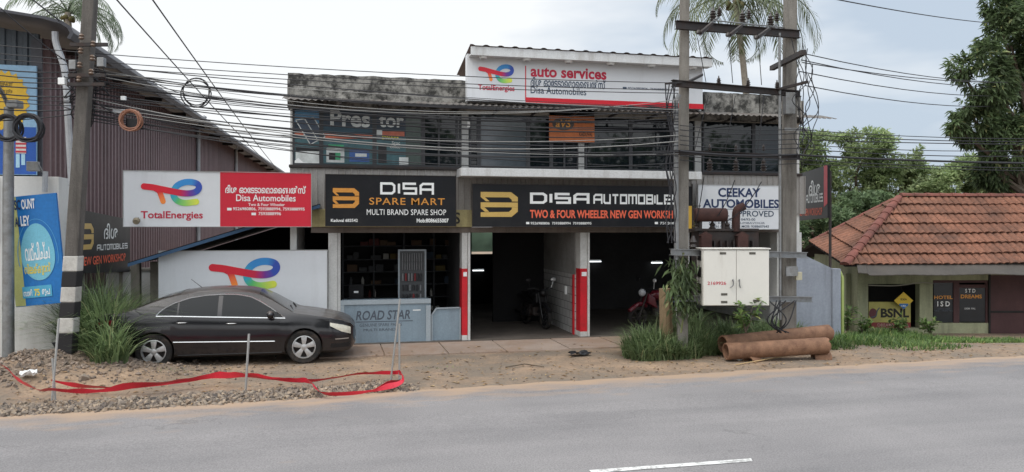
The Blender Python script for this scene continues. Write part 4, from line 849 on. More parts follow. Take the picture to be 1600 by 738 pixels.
def make_car(root):
    mb = MB(); xs_ = sorted(set([round(-1.08 + .0477 * k, 4) for k in range(101)] + [3.61, 3.66, 3.69])); xs_ = [x for x in xs_ if x <= 3.69]; rings = []
    for x in xs_: r = sec(x); rings.append([mb.v((x, -y, z)) for y, z in r] + [mb.v((x, y, z)) for y, z in r[-2::-1]])
    n = len(rings[0])
    for a, b in zip(rings, rings[1:]):
        for k in range(n): mb.f([a[k], b[k], b[(k + 1) % n], a[(k + 1) % n]])
    mb.f(rings[0]); mb.f(rings[-1][::-1]); fixn(mb)
    body = mb.build('body', paint, root, smooth=True, sharp=30)
    cut = MB()
    for wx in (0, 2.71):
        for sg in (-1, 1): cut.lathe([(.365, 0), (.365, .5)], (wx, sg * .62 if sg > 0 else -1.12, .335), (0, 1, 0), 40)
    fixn(cut); co = cut.build('cutter', plastic, root); md = body.modifiers.new('arches', 'BOOLEAN'); md.operation = 'DIFFERENCE'; md.object = co; md.solver = 'EXACT'
    bpy.context.view_layer.update(); me = bpy.data.meshes.new_from_object(body.evaluated_get(bpy.context.evaluated_depsgraph_get())); body.modifiers.clear(); body.data = me; bpy.data.objects.remove(co)
    me.materials.clear(); me.materials.append(paint)
    def patch(name, m, x0, x1, lo, hi, parent=root, off=.005, nx=26, nz=7, sides=(-1, 1), label=None):
        out = []
        for sg in sides:
            mb = MB(); g = [[None] * (nz + 1) for _ in range(nx + 1)]
            for i in range(nx + 1):
                x = lerp(x0, x1, i / nx); a, b = lo(x), hi(x)
                for j in range(nz + 1): z = lerp(a, b, j / nz); g[i][j] = mb.v((x, sg * (ysurf(x, z) + off), z))
            for i in range(nx):
                for j in range(nz): mb.f([g[i][j], g[i + 1][j], g[i + 1][j + 1], g[i][j + 1]])
            # turn the rim in so that it has thickness
            be = [e for e in mb.bm.edges if e.is_boundary]; ex = bmesh.ops.extrude_edge_only(mb.bm, edges=be); bmesh.ops.translate(mb.bm, verts=[v for v in ex['geom'] if isinstance(v, bmesh.types.BMVert)], vec=(0, -sg * (off + .01), 0)); fixn(mb)
            out.append(mb.build(name, m, parent, smooth=True, sharp=50))
        return out
    arch = lambda x, wx, r_=.42: .335 + math.sqrt(max(0, r_ * r_ - (x - wx) ** 2))
    rd = patch('door', paint, .30, 1.155, lambda x: max(.30, arch(x, 0) if x < .42 else .30), lambda x: zs(x) - .004)
    fd = patch('door', paint, 1.168, 2.27, lambda x: .30, lambda x: zs(x) - .004)
    dtop = [(.04, .99), (.10, 1.065), (.2, 1.14), (.35, 1.215), (.6, 1.295), (.9, 1.34), (1.2, 1.352), (1.45, 1.345), (1.7, 1.30), (1.9, 1.205), (2.1, 1.085), (2.28, .955), (2.36, .905)]
    hi = lambda x: min(interp(dtop, x), zt(x) - .04); lo = lambda x: zs(x) + .012
    patch('window', cglass, .07, .40, lo, hi, off=.006); patch('window', cglass, .43, 1.12, lo, hi, off=.006); patch('window', cglass, 1.20, 2.33, lo, hi, off=.006)
    for sg in (-1, 1):
        mb = MB(); pts = [Vector((x, sg * (ysurf(x, interp(dtop, x)) + .008), interp(dtop, x) + .004)) for x in [lerp(.04, 2.36, k / 44) for k in range(45)]]; mb.tube(pts, .012, 5)
        mb.tube([Vector((x, sg * (ysurf(x, lo(x)) + .008), lo(x) - .006)) for x in [lerp(.04, 2.36, k / 24) for k in range(25)]], .013, 5); mb.build('window_trim', chrome, root, smooth=True)
        mb = MB(); g = [Vector((x, sg * (ysurf(x, lerp(.50, .465, (x - .35) / 1.8)) + .008), lerp(.50, .465, (x - .35) / 1.8))) for x in [lerp(.35, 2.17, k / 20) for k in range(21)]]; mb.tube(g, .011, 5); mb.build('side_strip', chrome, root, smooth=True)
        k = 0 if sg < 0 else 1
        for dr, hx_ in ((rd[k], .5), (fd[k], 1.38)):
            z = zs(hx_) - .11; mb = MB(); mb.ball((hx_, sg * (ysurf(hx_, z) + .02), z), (.11, .022, .022), 12, 8); h = mb.build('handle', paint, dr, smooth=True); mb = MB(); mb.ball((hx_, sg * (ysurf(hx_, z) + .032), z + .006), (.09, .014, .008), 10, 6); mb.build('handle_trim', chrome, dr, smooth=True)
        mb = MB(); mb.ball((2.10, sg * 1.0, .985), (.075, .115, .075), 14, 10); mb.bar((2.14, sg * .84, .93), (2.12, sg * .93, .955), .05, .03); mb.build('mirror', paint, root, smooth=True)
        # sill line
        mb = MB(); mb.tube([Vector((x, sg * (ysurf(x, .245) + .004), .245)) for x in [lerp(.42, 2.3, k / 12) for k in range(13)]], .014, 5); mb.build('sill_trim', plastic, root)
    lens = mat('headlight lens', hx('c3beae'), .12, var=.2, scale=12, spec=.7)
    hl = patch('headlight', lens, 3.20, 3.60, lambda x: zs(x) - lerp(.085, .155, min(1, (x - 3.2) / .22)), lambda x: zs(x) - .022, off=.006, nx=16)
    patch('fog_strip', chrome, 3.30, 3.56, lambda x: .455, lambda x: .475, off=.007, nx=10, nz=2); patch('tail_light', mat('red lamp lens', hx('6a1018'), .15), -1.0, -.72, lambda x: .76, lambda x: zs(x) - .04, off=.006, nx=12)
    patch('bumper_vent', plastic, 3.22, 3.58, lambda x: .30, lambda x: .38, off=.004, nx=10, nz=2)
    def top_patch(name, m, x0, x1, wk, off):
        mb = MB(); nx = 14; rows = []
        for i in range(nx + 1):
            x = lerp(x0, x1, i / nx); s = sec(x); dx = (zt(x + .02) - zt(x - .02)) / .04; nrm = Vector((-dx, 0, 1)).normalized(); q = [(s[8][0] * wk, lerp(s[8][1], s[9][1], (1 - wk) / .18))] + s[9:]
            rows.append([mb.v(Vector((x, -y, z)) + nrm * off) for y, z in q] + [mb.v(Vector((x, y, z)) + nrm * off) for y, z in q[-2::-1]])
        for a, b in zip(rows, rows[1:]):
            for k in range(len(a) - 1): mb.f([a[k], b[k], b[k + 1], a[k + 1]])
        return mb.build(name, m, root, smooth=True)
    dglass = mat('dusty car glass', hx('3a3a3a'), .2, var=.25, scale=4, dirt=hx('7d746a'), dirt_amt=.5)
    top_patch('windscreen', dglass, 1.86, 2.50, .96, .006); top_patch('rear_screen', dglass, -.38, .42, .93, .006)
    mb = MB(); mb.box(3.655, 3.697, -.36, .36, .42, .58, .01); mb.build('grille', plastic, root); mb = MB(); mb.box(3.70, 3.705, -.25, .25, .28, .39, .002); mb.build('number_plate', ink_w, root)
    mb = MB(); mb.tube([(2.50, -.62, 1.01), (2.42, -.2, 1.085)], .01, 5); mb.tube([(2.52, .05, 1.03), (2.43, .5, 1.075)], .01, 5); mb.build('wiper', plastic, root)
    mb = MB(); mb.tube([(.72, 0, 1.44), (.5, 0, 1.62)], [.008, .004], 6); mb.build('aerial', plastic, root)
    for wx in (0, 2.71):
        for sg in (-1, 1):
            y = sg * .775; ax = (0, sg, 0); wl = bpy.data.objects.new('wheel', None); COL.objects.link(wl); wl.parent = root; wl.location = (wx, y, .33)
            c = wloc(wl); mb = MB(); mb.lathe([(.22, -.105), (.30, -.108), (.325, -.085), (.33, 0), (.325, .085), (.30, .108), (.222, .10)], c, ax, 40, True); mb.build('tyre', rubber, wl, smooth=True)
            mb = MB(); n = 5; u = Vector((1, 0, 0)); v = Vector((0, 0, 1)); s3 = Vector(ax)
            mb.lathe([(.222, .02), (.222, .104), (.208, .108), (.2, .09), (.195, .03)], c, ax, 40, True); mb.lathe([(.05, .05), (.055, .10), (.03, .108)], c, ax, 16)
            for k in range(n):
                a = 2 * math.pi * k / n + .3; d = u * math.cos(a) + v * math.sin(a); p = u * -math.sin(a) + v * math.cos(a)
                q = [c + d * .035 + p * .03, c + d * .2 + p * .058, c + d * .2 - p * .058, c + d * .035 - p * .03]; mb.prism([x + s3 * .06 for x in q], s3 * .038, .008)
            fixn(mb).build('rim', alloy, wl, smooth=True, sharp=30)
            mb = MB(); mb.lathe([(.21, -.02), (.21, .0)], c, ax, 30); mb.lathe([(.13, .0), (.13, .03)], c, ax, 24); mb.build('brake_disc', darksteel, wl)
rw = G(242, 576.5); car = thing('parked_car', 'black dusty saloon car with chrome window trim parked in front of the white panel', 'car', rw + Vector((0, .80, .0)))
# built about the thing's own origin
_o = car.location.copy(); car.location = (0, 0, 0); make_car(car); car.location = (_o.x, _o.y, .0); car.rotation_euler.z = rad(-0.6)

# ------------------------------------------------------------------ motorcycles
def motorcycle(root, c1, c2, steel=steel):
    tyre = lambda x: None
    for x in (0, 1.25):
        wl = bpy.data.objects.new('wheel', None); COL.objects.link(wl); wl.parent = root; wl.location = (x, 0, .29); c = wloc(wl)
        mb = MB(); mb.lathe([(.21, -.04), (.275, -.05), (.29, 0), (.275, .05), (.21, .04)], c, (0, 1, 0), 28, True); mb.build('tyre', rubber, wl, smooth=True)
        mb = MB(); mb.lathe([(.21, -.03), (.21, .03), (.19, .03), (.19, -.03)], c, (0, 1, 0), 28, True); mb.lathe([(.05, -.05), (.05, .05)], c, (0, 1, 0), 12)
        for k in range(6): a = k * math.pi / 3; mb.bar(c, c + Vector((math.cos(a) * .2, 0, math.sin(a) * .2)), .02, .03, (0, 1, 0))
        mb.build('rim', steel, wl)
    mb = MB()
    for y in (-.09, .09): mb.tube([(1.25, y, .29), (1.0, y, .92)], .022, 8)
    mb.build('fork', steel, root, smooth=True)
    mb = MB(); mb.tube(cat([(0, .1, .29), (.35, .06, .45), (.55, 0, .78), (.95, 0, .85)], 4), .025, 8); mb.tube(cat([(.95, 0, .8), (.8, 0, .4), (.4, 0, .35)], 4), .025, 8); mb.build('frame', plastic, root)
    mb = MB(); mb.ball((.62, 0, .84), (.26, .14, .14), 16, 10); mb.build('tank', c1, root, smooth=True)
    mb = MB(); mb.ball((.15, 0, .82), (.38, .12, .075), 16, 8); mb.build('seat', plastic, root, smooth=True)
    mb = MB()
    for y in (-.13, .11): mb.prism([(-.3, y, .72), (.35, y, .62), (.42, y, .75), (-.25, y, .83)], (0, .02, 0), .006)
    mb.build('side_panel', c2, root); mb = MB(); mb.box(.4, .78, -.13, .13, .3, .58, .03); mb.lathe([(.11, -.17), (.11, .17)], (.5, 0, .38), (0, 1, 0), 14); mb.build('engine', darksteel, root)
    mb = MB(); mb.prism([(.72, -.16, .5), (1.02, -.16, .66), (1.0, -.16, .9), (.8, -.16, .78)], (0, .32, 0), .02); mb.build('fairing', c1, root); mb = MB(); mb.tube(cat([(.6, -.16, .35), (.3, -.19, .28), (-.3, -.2, .36)], 4), [.02] * 4 + [.04] * 5, 8); mb.build('exhaust', steel, root, smooth=True)
    mb = MB(); mb.ball((1.1, 0, .92), (.1, .1, .1), 12, 8); mb.build('headlight', mat('lamp glass', hx('b9bcc0'), .1) if c1 is not plastic else plastic, root, smooth=True)
    mb = MB(); mb.tube(cat([(.9, -.36, 1.02), (1.0, -.2, 1.03), (1.02, 0, .98), (1.0, .2, 1.03), (.9, .36, 1.02)], 4), .014, 8); mb.build('handlebar', plastic, root, smooth=True)
    for y in (-.3, .3): mb = MB(); mb.tube([(.95, y, 1.03), (.97, y * 1.15, 1.2)], .008, 6); mb.ball((.97, y * 1.2, 1.25), (.03, .075, .05), 12, 8); mb.build('mirror', (mat('pale sky reflecting mirror', hx('d5d8da'), .15, metal=.3) if y > 0 else plastic), root, smooth=True)  # pale base colour stands in for bright sky reflected in the mirror
    mb = MB(); mb.tube(cat([(.98, 0, .58), (1.2, 0, .63), (1.5, 0, .46)], 4), .06, 8); mb.build('front_mudguard', c1, root, smooth=True)
red_p = mat('red bike paint', hx('5e1a24'), .3, coat=.4); blue_p = mat('blue bike paint', hx('2c4a73'), .3, coat=.4)
mc = thing('motorcycle', 'red and blue motorcycle parked in the dark right bay behind the wooden post', 'motorcycle', (0, 0, 0)); motorcycle(mc, red_p, blue_p, darksteel); g = P(1012, 520, 18.4); mc.location = (g.x + 1.08, 19.0, .045); mc.rotation_euler.z = rad(192)
mc2 = thing('motorcycle', 'dark motorcycle parked deep in the left bay, showing only a pale mirror', 'motorcycle', (0, 0, 0)); motorcycle(mc2, plastic, plastic, plastic); g = P(842, 470, 20.3); mc2.location = (g.x - .35, 20.35, .045); mc2.rotation_euler.z = rad(-80)

# ------------------------------------------------------------------ utility poles
poleconc = mat('weathered pole concrete', hx('7c7872'), .95, var=.15, scale=2.5, dirt=hx('4a4641'), dirt_amt=.75, streak=True, bump=.4)
pole_dk = mat('dark weathered pole concrete', hx('5f5b57'), .95, var=.18, scale=2.5, dirt=hx('34312e'), dirt_amt=.7, streak=True, bump=.4)
def taper(mb, a, b, w0, w1, d0=None, d1=None):
    a, b = Vector(a), Vector(b); d0 = d0 or w0; d1 = d1 or w1
    A = [mb.v(a + RT * (w0 / 2 * i) + FW * (d0 / 2 * j)) for i, j in ((-1, -1), (1, -1), (1, 1), (-1, 1))]; B = [mb.v(b + RT * (w1 / 2 * i) + FW * (d1 / 2 * j)) for i, j in ((-1, -1), (1, -1), (1, 1), (-1, 1))]
    fs = [mb.f(A[::-1]), mb.f(B)] + [mb.f([A[k], A[(k + 1) % 4], B[(k + 1) % 4], B[k]]) for k in range(4)]; mb.bevel(fs, .02)
DP = 13.75
t = thing('utility_pole', 'leaning concrete utility pole with black and white painted bands at its foot', 'utility pole', C(103, 560, DP)); mb = MB(); taper(mb, C(102, 600, DP), C(146, -70, DP), .25, .20, .2, .16); mb.build('pole', pole_dk, t)
bw = [mat('white band paint', hx('b7b5b0'), .8, var=.1, scale=3, dirt=hx('6b655d'), dirt_amt=.5), mat('black band paint', hx('242325'), .8, var=.15, scale=3)]
cxp = lambda y: interp([(-70, 146), (0, 139), (250, 122), (600, 102)], y)
ys_ = [400, 424, 448, 472, 496, 520, 552]
for k, (a, b) in enumerate(zip(ys_, ys_[1:])):
    mb = MB(); f_ = lambda y: C(lerp(146, 102, (y + 70) / 670), y, DP); taper(mb, f_(b), f_(a), .268, .264, .216, .212); mb.build('painted_band', bw[k % 2], t)
for y, l in ((70, 34), (118, 30), (132, 26)): mb = MB(); c = C(lerp(146, 102, (y + 70) / 670), y, DP - .18); mb.bar(c - RT * .3, c + RT * .35, .05, .06); mb.build('crossarm', darksteel, t)
for k in range(7):
    y = 62 + 11 * k; c = C(lerp(146, 102, (y + 70) / 670) + (9 if k % 2 else -10), y, DP - .2); mb = MB(); mb.lathe([(.03, 0), (.05, .02), (.03, .05), (.05, .07), (.02, .1)], c, n=10); mb.build('insulator', mat('brown glazed insulator', hx('6b5a4e'), .3), t, smooth=True)
for px, py, l in ((90, 132, 'small beige junction box on the wires left of the striped pole'),): 
    c = C(px, py, DP - .2); mb = MB(); mb.obox(c, RT, UP, FW, .12, .12, .08, .01); tag(mb.build('junction_box', ink_w), l, 'junction box')
for px, py in ((107, 108), (151, 104)): mb = MB(); c = C(px, py, DP - .22); mb.obox(c, RT, UP, FW, .12, .16, .1, .01); mb.build('clamp_box', steel, t)
DL = 14.0
t = thing('street_lamp', 'plain grey steel lamp post in front of the posters at the left edge', 'street lamp', C(13, 556, DL)); mb = MB(); mb.tube([C(13, 600, DL), C(13, 300, DL), C(14, 168, DL)], [.1, .09, .08], 14); mb.build('post', steel, t, smooth=True)
mb = MB(); mb.tube([C(14, 170, DL), C(6, 150, DL - .2), C(-20, 105, DL - .9)], .035, 8); mb.build('arm', steel, t, smooth=True)
mb = MB(); mb.obox(C(9, 168, DL - .15), RT, UP, FW, .2, .14, .2, .02); mb.build('clamp', steel, t); mb = MB(); mb.lathe([(.1, 0), (.1, .02)], C(13, 482, DL), n=14); mb.build('collar', steel, t)
mb = MB(); c = C(-20, 105, DL - .9); mb.ball(c + Vector((-.1, -.2, 0)), (.3, .12, .07), 12, 6); mb.build('lamp_head', steel, t, smooth=True)

# twin-pole transformer stand -------------------------------------------------
DA, DB = 15.7, 16.5
tw = thing('transformer_stand', 'two tall concrete poles joined by steel crossarms carrying the transformer', 'pole structure', C(1150, 520, 16.0))
mb = MB(); taper(mb, C(1066, 560, DA), C(1070, -60, DA), .21, .18, .14, .12); mb.build('pole', poleconc, tw); mb = MB(); taper(mb, C(1231, 540, DB), C(1235, -60, DB), .32, .25, .16, .14); mb.build('pole', poleconc, tw)
mb = MB(); mb.tube([C(1057, 420, DA - .2), C(1056, 160, DA - .2), C(1061, 148, DA - .2)], .05, 8); mb.build('conduit', steel, tw, smooth=True); mb = MB(); mb.tube([C(1219, 500, DB - .3), C(1218, 52, DB - .3)], .028, 8); mb.build('conduit', steel, tw, smooth=True)
def hbeam(px0, y0, px1, y1, h, m=darksteel, off=.2, nm='crossarm', d=.1):
    a, b = C(px0, y0, lerp(DA, DB, (px0 - 1069) / 164) - off), C(px1, y1, lerp(DA, DB, (px1 - 1069) / 164) - off); mb = MB(); dd = (b - a)
    mb.bar(a, b, .018, h); mb.bar(a + UP * (h / 2 + .007), b + UP * (h / 2 + .007), d, .014); mb.bar(a - UP * (h / 2 + .007), b - UP * (h / 2 + .007), d, .014); return mb.build(nm, m, tw), a, b
T1 = hbeam(1056, 39, 1249, 54, .14); T2 = hbeam(1050, 130, 1250, 147, .10); T3 = hbeam(1054, 238, 1250, 246, .06)
hbeam(1048, 394, 1260, 399, .10, steel, .22, 'channel'); hbeam(1055, 466, 1268, 468, .09, steel, .22, 'channel')
def aarm(p0, p1, D0, D1, w=.09): mb = MB(); mb.bar(C(*p0, D0), C(*p1, D1), w, w); mb.build('bracket_arm', darksteel, tw)
aarm((1206, 107), (1256, 82), 17.3, 15.2, .1); aarm((1076, 128), (1097, 117), 15.6, 16.6, .05); aarm((1216, 140), (1262, 128), 16.2, 15.4, .05); aarm((1040, 131), (1072, 128), 15.0, 15.6, .04)
insm = mat('grey brown porcelain insulator', hx('403a38'), .3, var=.1)
def insulator(c, ax=(0, 0, 1), s=1.0): mb = MB(); mb.lathe([(r * s, z * s) for r, z in [(.02, 0), (.03, .01), (.065, .03), (.03, .055), (.062, .08), (.03, .105), (.058, .13), (.03, .155), (.045, .175), (.02, .2), (.012, .25)]], c, ax, 12); return mb.build('insulator', insm, tw, smooth=True)
for px, py in ((1123, 135), (1169, 138), (1214, 141)): insulator(C(px, py, lerp(DA, DB, (px - 1069) / 164) - .2), s=.85)
for px in (1109, 1150, 1193): D = lerp(DA, DB, (px - 1069) / 164) - .25; insulator(C(px, 236, D), s=.6); insulator(C(px, 268, D), s=1.15)
for k, px in enumerate((1100, 1146, 1190)):
    D = lerp(DA, DB, (px - 1069) / 164); a = C(px - 6, 54 + k * 3, D - .5); b = C(px + 22, 27 + k * 6, D + .35); mb = MB(); mb.bar(a, b, .05, .05); mb.build('switch_bar', steel, tw)
    mb = MB(); mb.bar(C(px - 6, 52 + k * 3, D - .55), C(px + 12, 37 + k * 4, D - .3), .07, .05); mb.build('switch_blade', darksteel, tw); insulator(C(px - 8, 50 + k * 4, D - .55), (-.5, -.6, -.3), .7); insulator(C(px + 14, 34 + k * 4, D + .1), (0, 0, 1), 1.2); insulator(C(px + 24, 26 + k * 4, D + .3), (0, 0, 1), .9)
mb = MB(); mb.tube([C(1114, 32, DA), C(1230, 44, DB)], .015, 6); mb.build('operating_rod', steel, tw)
mb = MB(); mb.obox(C(1228, 178, DB - .3), RT, UP, FW, .2, .45, .2, .01); mb.build('meter_box', steel, tw); mb = MB(); mb.obox(C(1244, 438, DB - .3), RT, UP, FW, .13, .17, .1, .01); mb.build('fuse_box', mat('cream fuse box', hx('a9a590'), .6), tw)
mb = MB(); mb.bar(C(1226, 202, DB - .25), C(1262, 203, DB - .25), .03, .06); mb.build('bracket', steel, tw); mb = MB(); mb.bar(C(1228, 424, DB - .3), C(1246, 424, DB - .3), .05, .2); mb.build('bracket', steel, tw)
# the transformer itself
tm_ = thing('transformer', 'dark rusty oil transformer with a horizontal drum behind the white cabinet', 'transformer', C(1140, 470, 16.4)); DT = 16.35
mb = MB(); a = C(1092, 470, DT); b = C(1186, 362, DT); wdt = (b - a).dot(RT); mb.obox(a, RT, UP, FW, wdt, b.z - a.z, .7, .02); mb.build('tank', darksteel, tm_)
mb = MB(); a = C(1086, 361, DT - .05); mb.obox(a, RT, UP, FW, 1.35, .05, .8, .01); mb.build('lid', darksteel, tm_)
mb = MB()
for k in range(9): mb.obox(C(1096 + k * 10, 466, DT - .16), RT, UP, FW, .025, 1.2, .15)
mb.build('cooling_fins', darksteel, tm_)
rust = mat('rusty red brown steel', hx('4a322e'), .8, metal=.2, var=.25, scale=6, dirt=hx('2f2321'), dirt_amt=.7)
mb = MB(); mb.lathe([(.0, -.01), (.13, 0), (.145, .02), (.145, .66), (.13, .68), (0, .69)], C(1085, 336, DT), RT, 20); mb.build('conservator', rust, tm_, smooth=True)
mb = MB()
for px in (1094, 1130): mb.bar(C(px, 362, DT), C(px, 345, DT), .06, .06)
mb.build('drum_legs', darksteel, tm_)
mb = MB(); mb.tube(cat([C(1150, 362, DT), C(1150, 340, DT), C(1152, 328, DT), C(1163, 322, DT)], 4), .085, 10); mb.build('vent_pipe', rust, tm_, smooth=True)
for px in (1104, 1161):
    mb = MB(); a = C(px - 8, 389, DT - .2); mb.obox(a, RT, UP, FW, .22, .27, .22); mb.prism([a + UP * .271 - RT * .025, a + UP * .271 + RT * .245, a + UP * .36 + RT * .11], FW * .24); mb.build('bushing_box', rust, tm_)
for px in (1090, 1113, 1136): mb = MB(); mb.lathe([(.07, 0), (.04, .03), (.08, .06), (.04, .1), (.07, .13), (.03, .17), (.015, .24)], C(px, 361, DT + .05), n=12); mb.build('bushing', insm, tm_, smooth=True)
mb = MB(); mb.tube([C(1083, 352, DT - .1), C(1083, 322, DT - .1), C(1095, 322, DT - .1)], .012, 5); mb.build('pipe', darksteel, tm_)
mb = MB(); mb.lathe([(.05, 0), (.09, .03), (.05, .09), (.085, .13), (.05, .2), (.03, .26)], C(1083, 388, DT - .25), n=12); mb.build('insulator', insm, tm_, smooth=True)
# white cabinet
DCb = 15.35; cabm = mat('cream white cabinet paint', hx('cfcdc6'), .55, fine=.012, var=.03, scale=1.5, dirt=hx('7a6a58'), dirt_amt=.4, streak=True, dpos=(.52, .8)); ca = thing('cabinet', 'cream white two door electrical cabinet hung between the concrete poles', 'cabinet', C(1150, 478, DCb)); pl = Plane(C(1150, 430, DCb), -FW)
mb = MB(); u0, v0, u1, v1 = pl.board(mb, 1098, 390, 1202, 478, .5, .012); mb.build('box', cabm, ca); mb = MB(); mb.obox(pl.w(u0 - .02, v1 + .002, -.52), pl.U, pl.V, pl.N, u1 - u0 + .04, .025, .56, .006); mb.build('roof', cabm, ca)
for p0, p1, hx_ in ((1099, 1149.7, 1144), (1150.5, 1201, 1154)):
    mb = MB(); pl.board(mb, p0, 391.5, p1, 477, .02, .004); bmesh.ops.translate(mb.bm, verts=mb.bm.verts, vec=pl.N * .023); dr = mb.build('door', cabm, ca); c = pl.pt(hx_, 439, .03); mb = MB(); mb.tube(cat([c, c + UP * .03 + pl.N * .04, c - UP * .08 + pl.N * .04, c - UP * .13 + pl.U * (-.05 if hx_ < 1150 else .02) + pl.N * .02], 3), .012, 6); mb.build('handle', steel, dr)
    mb = MB(); 
    for vx, vy in (((1129, 396), (1131, 460), (1131, 472)) if p0 < 1120 else ((1175, 396), (1181, 470))): pl.sheet(mb, vx - 5, vy - 1.8, vx + 5, vy + 1.8, .027)
    mb.build('vent', mat('vent slots', hx('55524c'), .8, var=.4, scale=60), dr)
    if p0 < 1120: text(pl, '2169926', (1105, 440, 1134, 445), ink_r, dr, .028, .01)
sidev = Plane(pl.w(u0 - .003, 0, 0), -pl.U); mb = MB()
for z_ in (.33, .0, -.33): mb.obox(pl.w(u0 - .006, (v0 + v1) / 2 + z_, -.42), pl.U, pl.V, pl.N, .004, .2, .3)
mb.build('side_vent', MATS['black plastic'], ca)
# wooden post and yellow tin tag
wood = mat('pale weathered timber', hx('857259'), .9, var=.2, scale=4, dirt=hx('57452f'), dirt_amt=.7, streak=True, bump=.5)
mb = MB(); D = 16.2; mb.tube([C(1041, 556, D), C(1041, 500, D), C(1040, 451, D)], [.15, .145, .14], 11); tag(mb.build('wooden_post', wood), 'short thick timber stump post standing in the tall grass left of the cabinet', 'post')
pl = facade(17.0); t = sign(pl, 'narrow yellow tin tag with dark upright writing beside the left transformer pole', (1071, 322, 1081, 360), mat('yellow tag paint', hx('c09a38'), .6, var=.15), 'tag_plate', 'tag', .01)
# ------------------------------------------------------------------ tiled house on the right (square to the view, camera-frame x, depth, height)
def H(xc, D, z): v = RT * xc + FW * D; return Vector((v.x, v.y, z))
def hx_(px, D): return (px - 800) / F * D
def hz_(py, D): return EYE - (py - HOR) / F * D
DH = 22.5; lime = mat('pale lime wall paint', hx('9a9c80'), .85, var=.12, scale=1.2, dirt=hx('4d4f45'), dirt_amt=.6, streak=True, dpos=(.42, .7)); darkw = mat('dark shop interior', hx('2b2a2a'), .9, var=.2)
tile_r = mat('weathered red roof tile', hx('76503f'), .85, var=.3, scale=1.0, dirt=hx('44332c'), dirt_amt=.75, fine=.3, dpos=(.45, .68)); doorm = mat('dark maroon plank door', hx('4a3233'), .7, var=.2, scale=2)
hs = thing('tiled_house', 'low old house with a red clay tile roof and pale lime walls at the right', 'house', H(hx_(1470, DH), DH, -.45))
def hbox(mb, p0, p1, y0, y1, D0, D1, bev=0):
    a = H(hx_(p0, D0), D0, hz_(y1, D0)); mb.obox(a, RT, FW, UP, hx_(p1, D0) - hx_(p0, D0), D1 - D0, hz_(y0, D0) - hz_(y1, D0), bev)
def hpart(n, m, lst, parent=hs, bev=0, **k):
    mb = MB()
    for r in lst: hbox(mb, *r, bev)
    return mb.build(n, m, parent, **k)
zt_ = 408
hpart('front_wall', lime, [(1340, 1356.5, zt_, 534, DH, DH + .25), (1437, 1457.5, zt_, 534, DH, DH + .25), (1356.5, 1437, 513, 534, DH + .004, DH + .25), (1457.5, 1546, 505, 534, DH + .004, DH + .25), (1356.5, 1437, zt_, 444, DH + .006, DH + .25), (1457.5, 1546, zt_, 438, DH + .006, DH + .25), (1546, 1800, zt_, 430, DH + .006, DH + .25)])
mb = MB(); x0 = hx_(1341, DH); mb.obox(H(x0, DH + .252, -.6), FW, RT, UP, 3.0, .2, hz_(zt_, DH) + .6 + .1); mb.build('side_wall', lime, hs)
hpart('inner_wall', darkw, [(1345, 1820, zt_, 534, DH + 1.3, DH + 1.4)]); hpart('base_step', lime, [(1322, 1341, 428, 534, DH + .5, DH + .7)])
dr = hpart('door', doorm, [(1548, 1600, 430, 528, DH + .03, DH + .1), (1601.5, 1660, 430, 528, DH + .03, DH + .1)])
hpart('door_frame', darkw, [(1545.5, 1548, 428, 528, DH - .03, DH + .12)], dr); hpart('door_rail', darkw, [(1548.2, 1600, 486, 489, DH + .01, DH + .028)], dr)
hpart('right_wall', lime, [(1662, 1820, zt_, 534, DH, DH + .25)])
wn_ = hpart('window', mat('dark navy painted glass', hx('20262d'), .25, var=.2, spec=.5), [(1459, 1490, 442, 504, DH + .06, DH + .08), (1499, 1540, 450, 503, DH + .05, DH + .07)])
hpart('frame', doorm, [(1490, 1499, 440, 505, DH + .03, DH + .1), (1540, 1546, 440, 505, DH + .03, DH + .1), (1457.5, 1546, 438, 442, DH + .02, DH + .1), (1499, 1540, 445, 450, DH + .04, DH + .09)], wn_)
pl = Plane(H(hx_(1470, DH), DH + .058, 0), -FW)
text(pl, 'HOTEL', (1459.5, 462, 1488.5, 467.5), ink_o, wn_, .004, .03); text(pl, 'I S D', (1464.5, 471, 1484, 479), ink_w, wn_, .004, .02); text(pl, 'HOT & COLD', (1465, 481.5, 1484, 484), ink_grey, wn_, .004, .01); text(pl, 'VEG - NON VEG', (1460, 484.6, 1489, 487), ink_grey, wn_, .004, .01)
pl = Plane(H(hx_(1470, DH), DH + .047, 0), -FW); text(pl, 'S T D', (1508, 448 + 3.5, 1524, 455.5 + 2), ink_w, wn_, .004, .02); text(pl, 'DREAMS', (1501, 460.5, 1534, 466.5), ink_o, wn_, .004, .03); text(pl, 'LOCAL  CALL', (1507, 481, 1524, 483.5), ink_w, wn_, .004, .01)
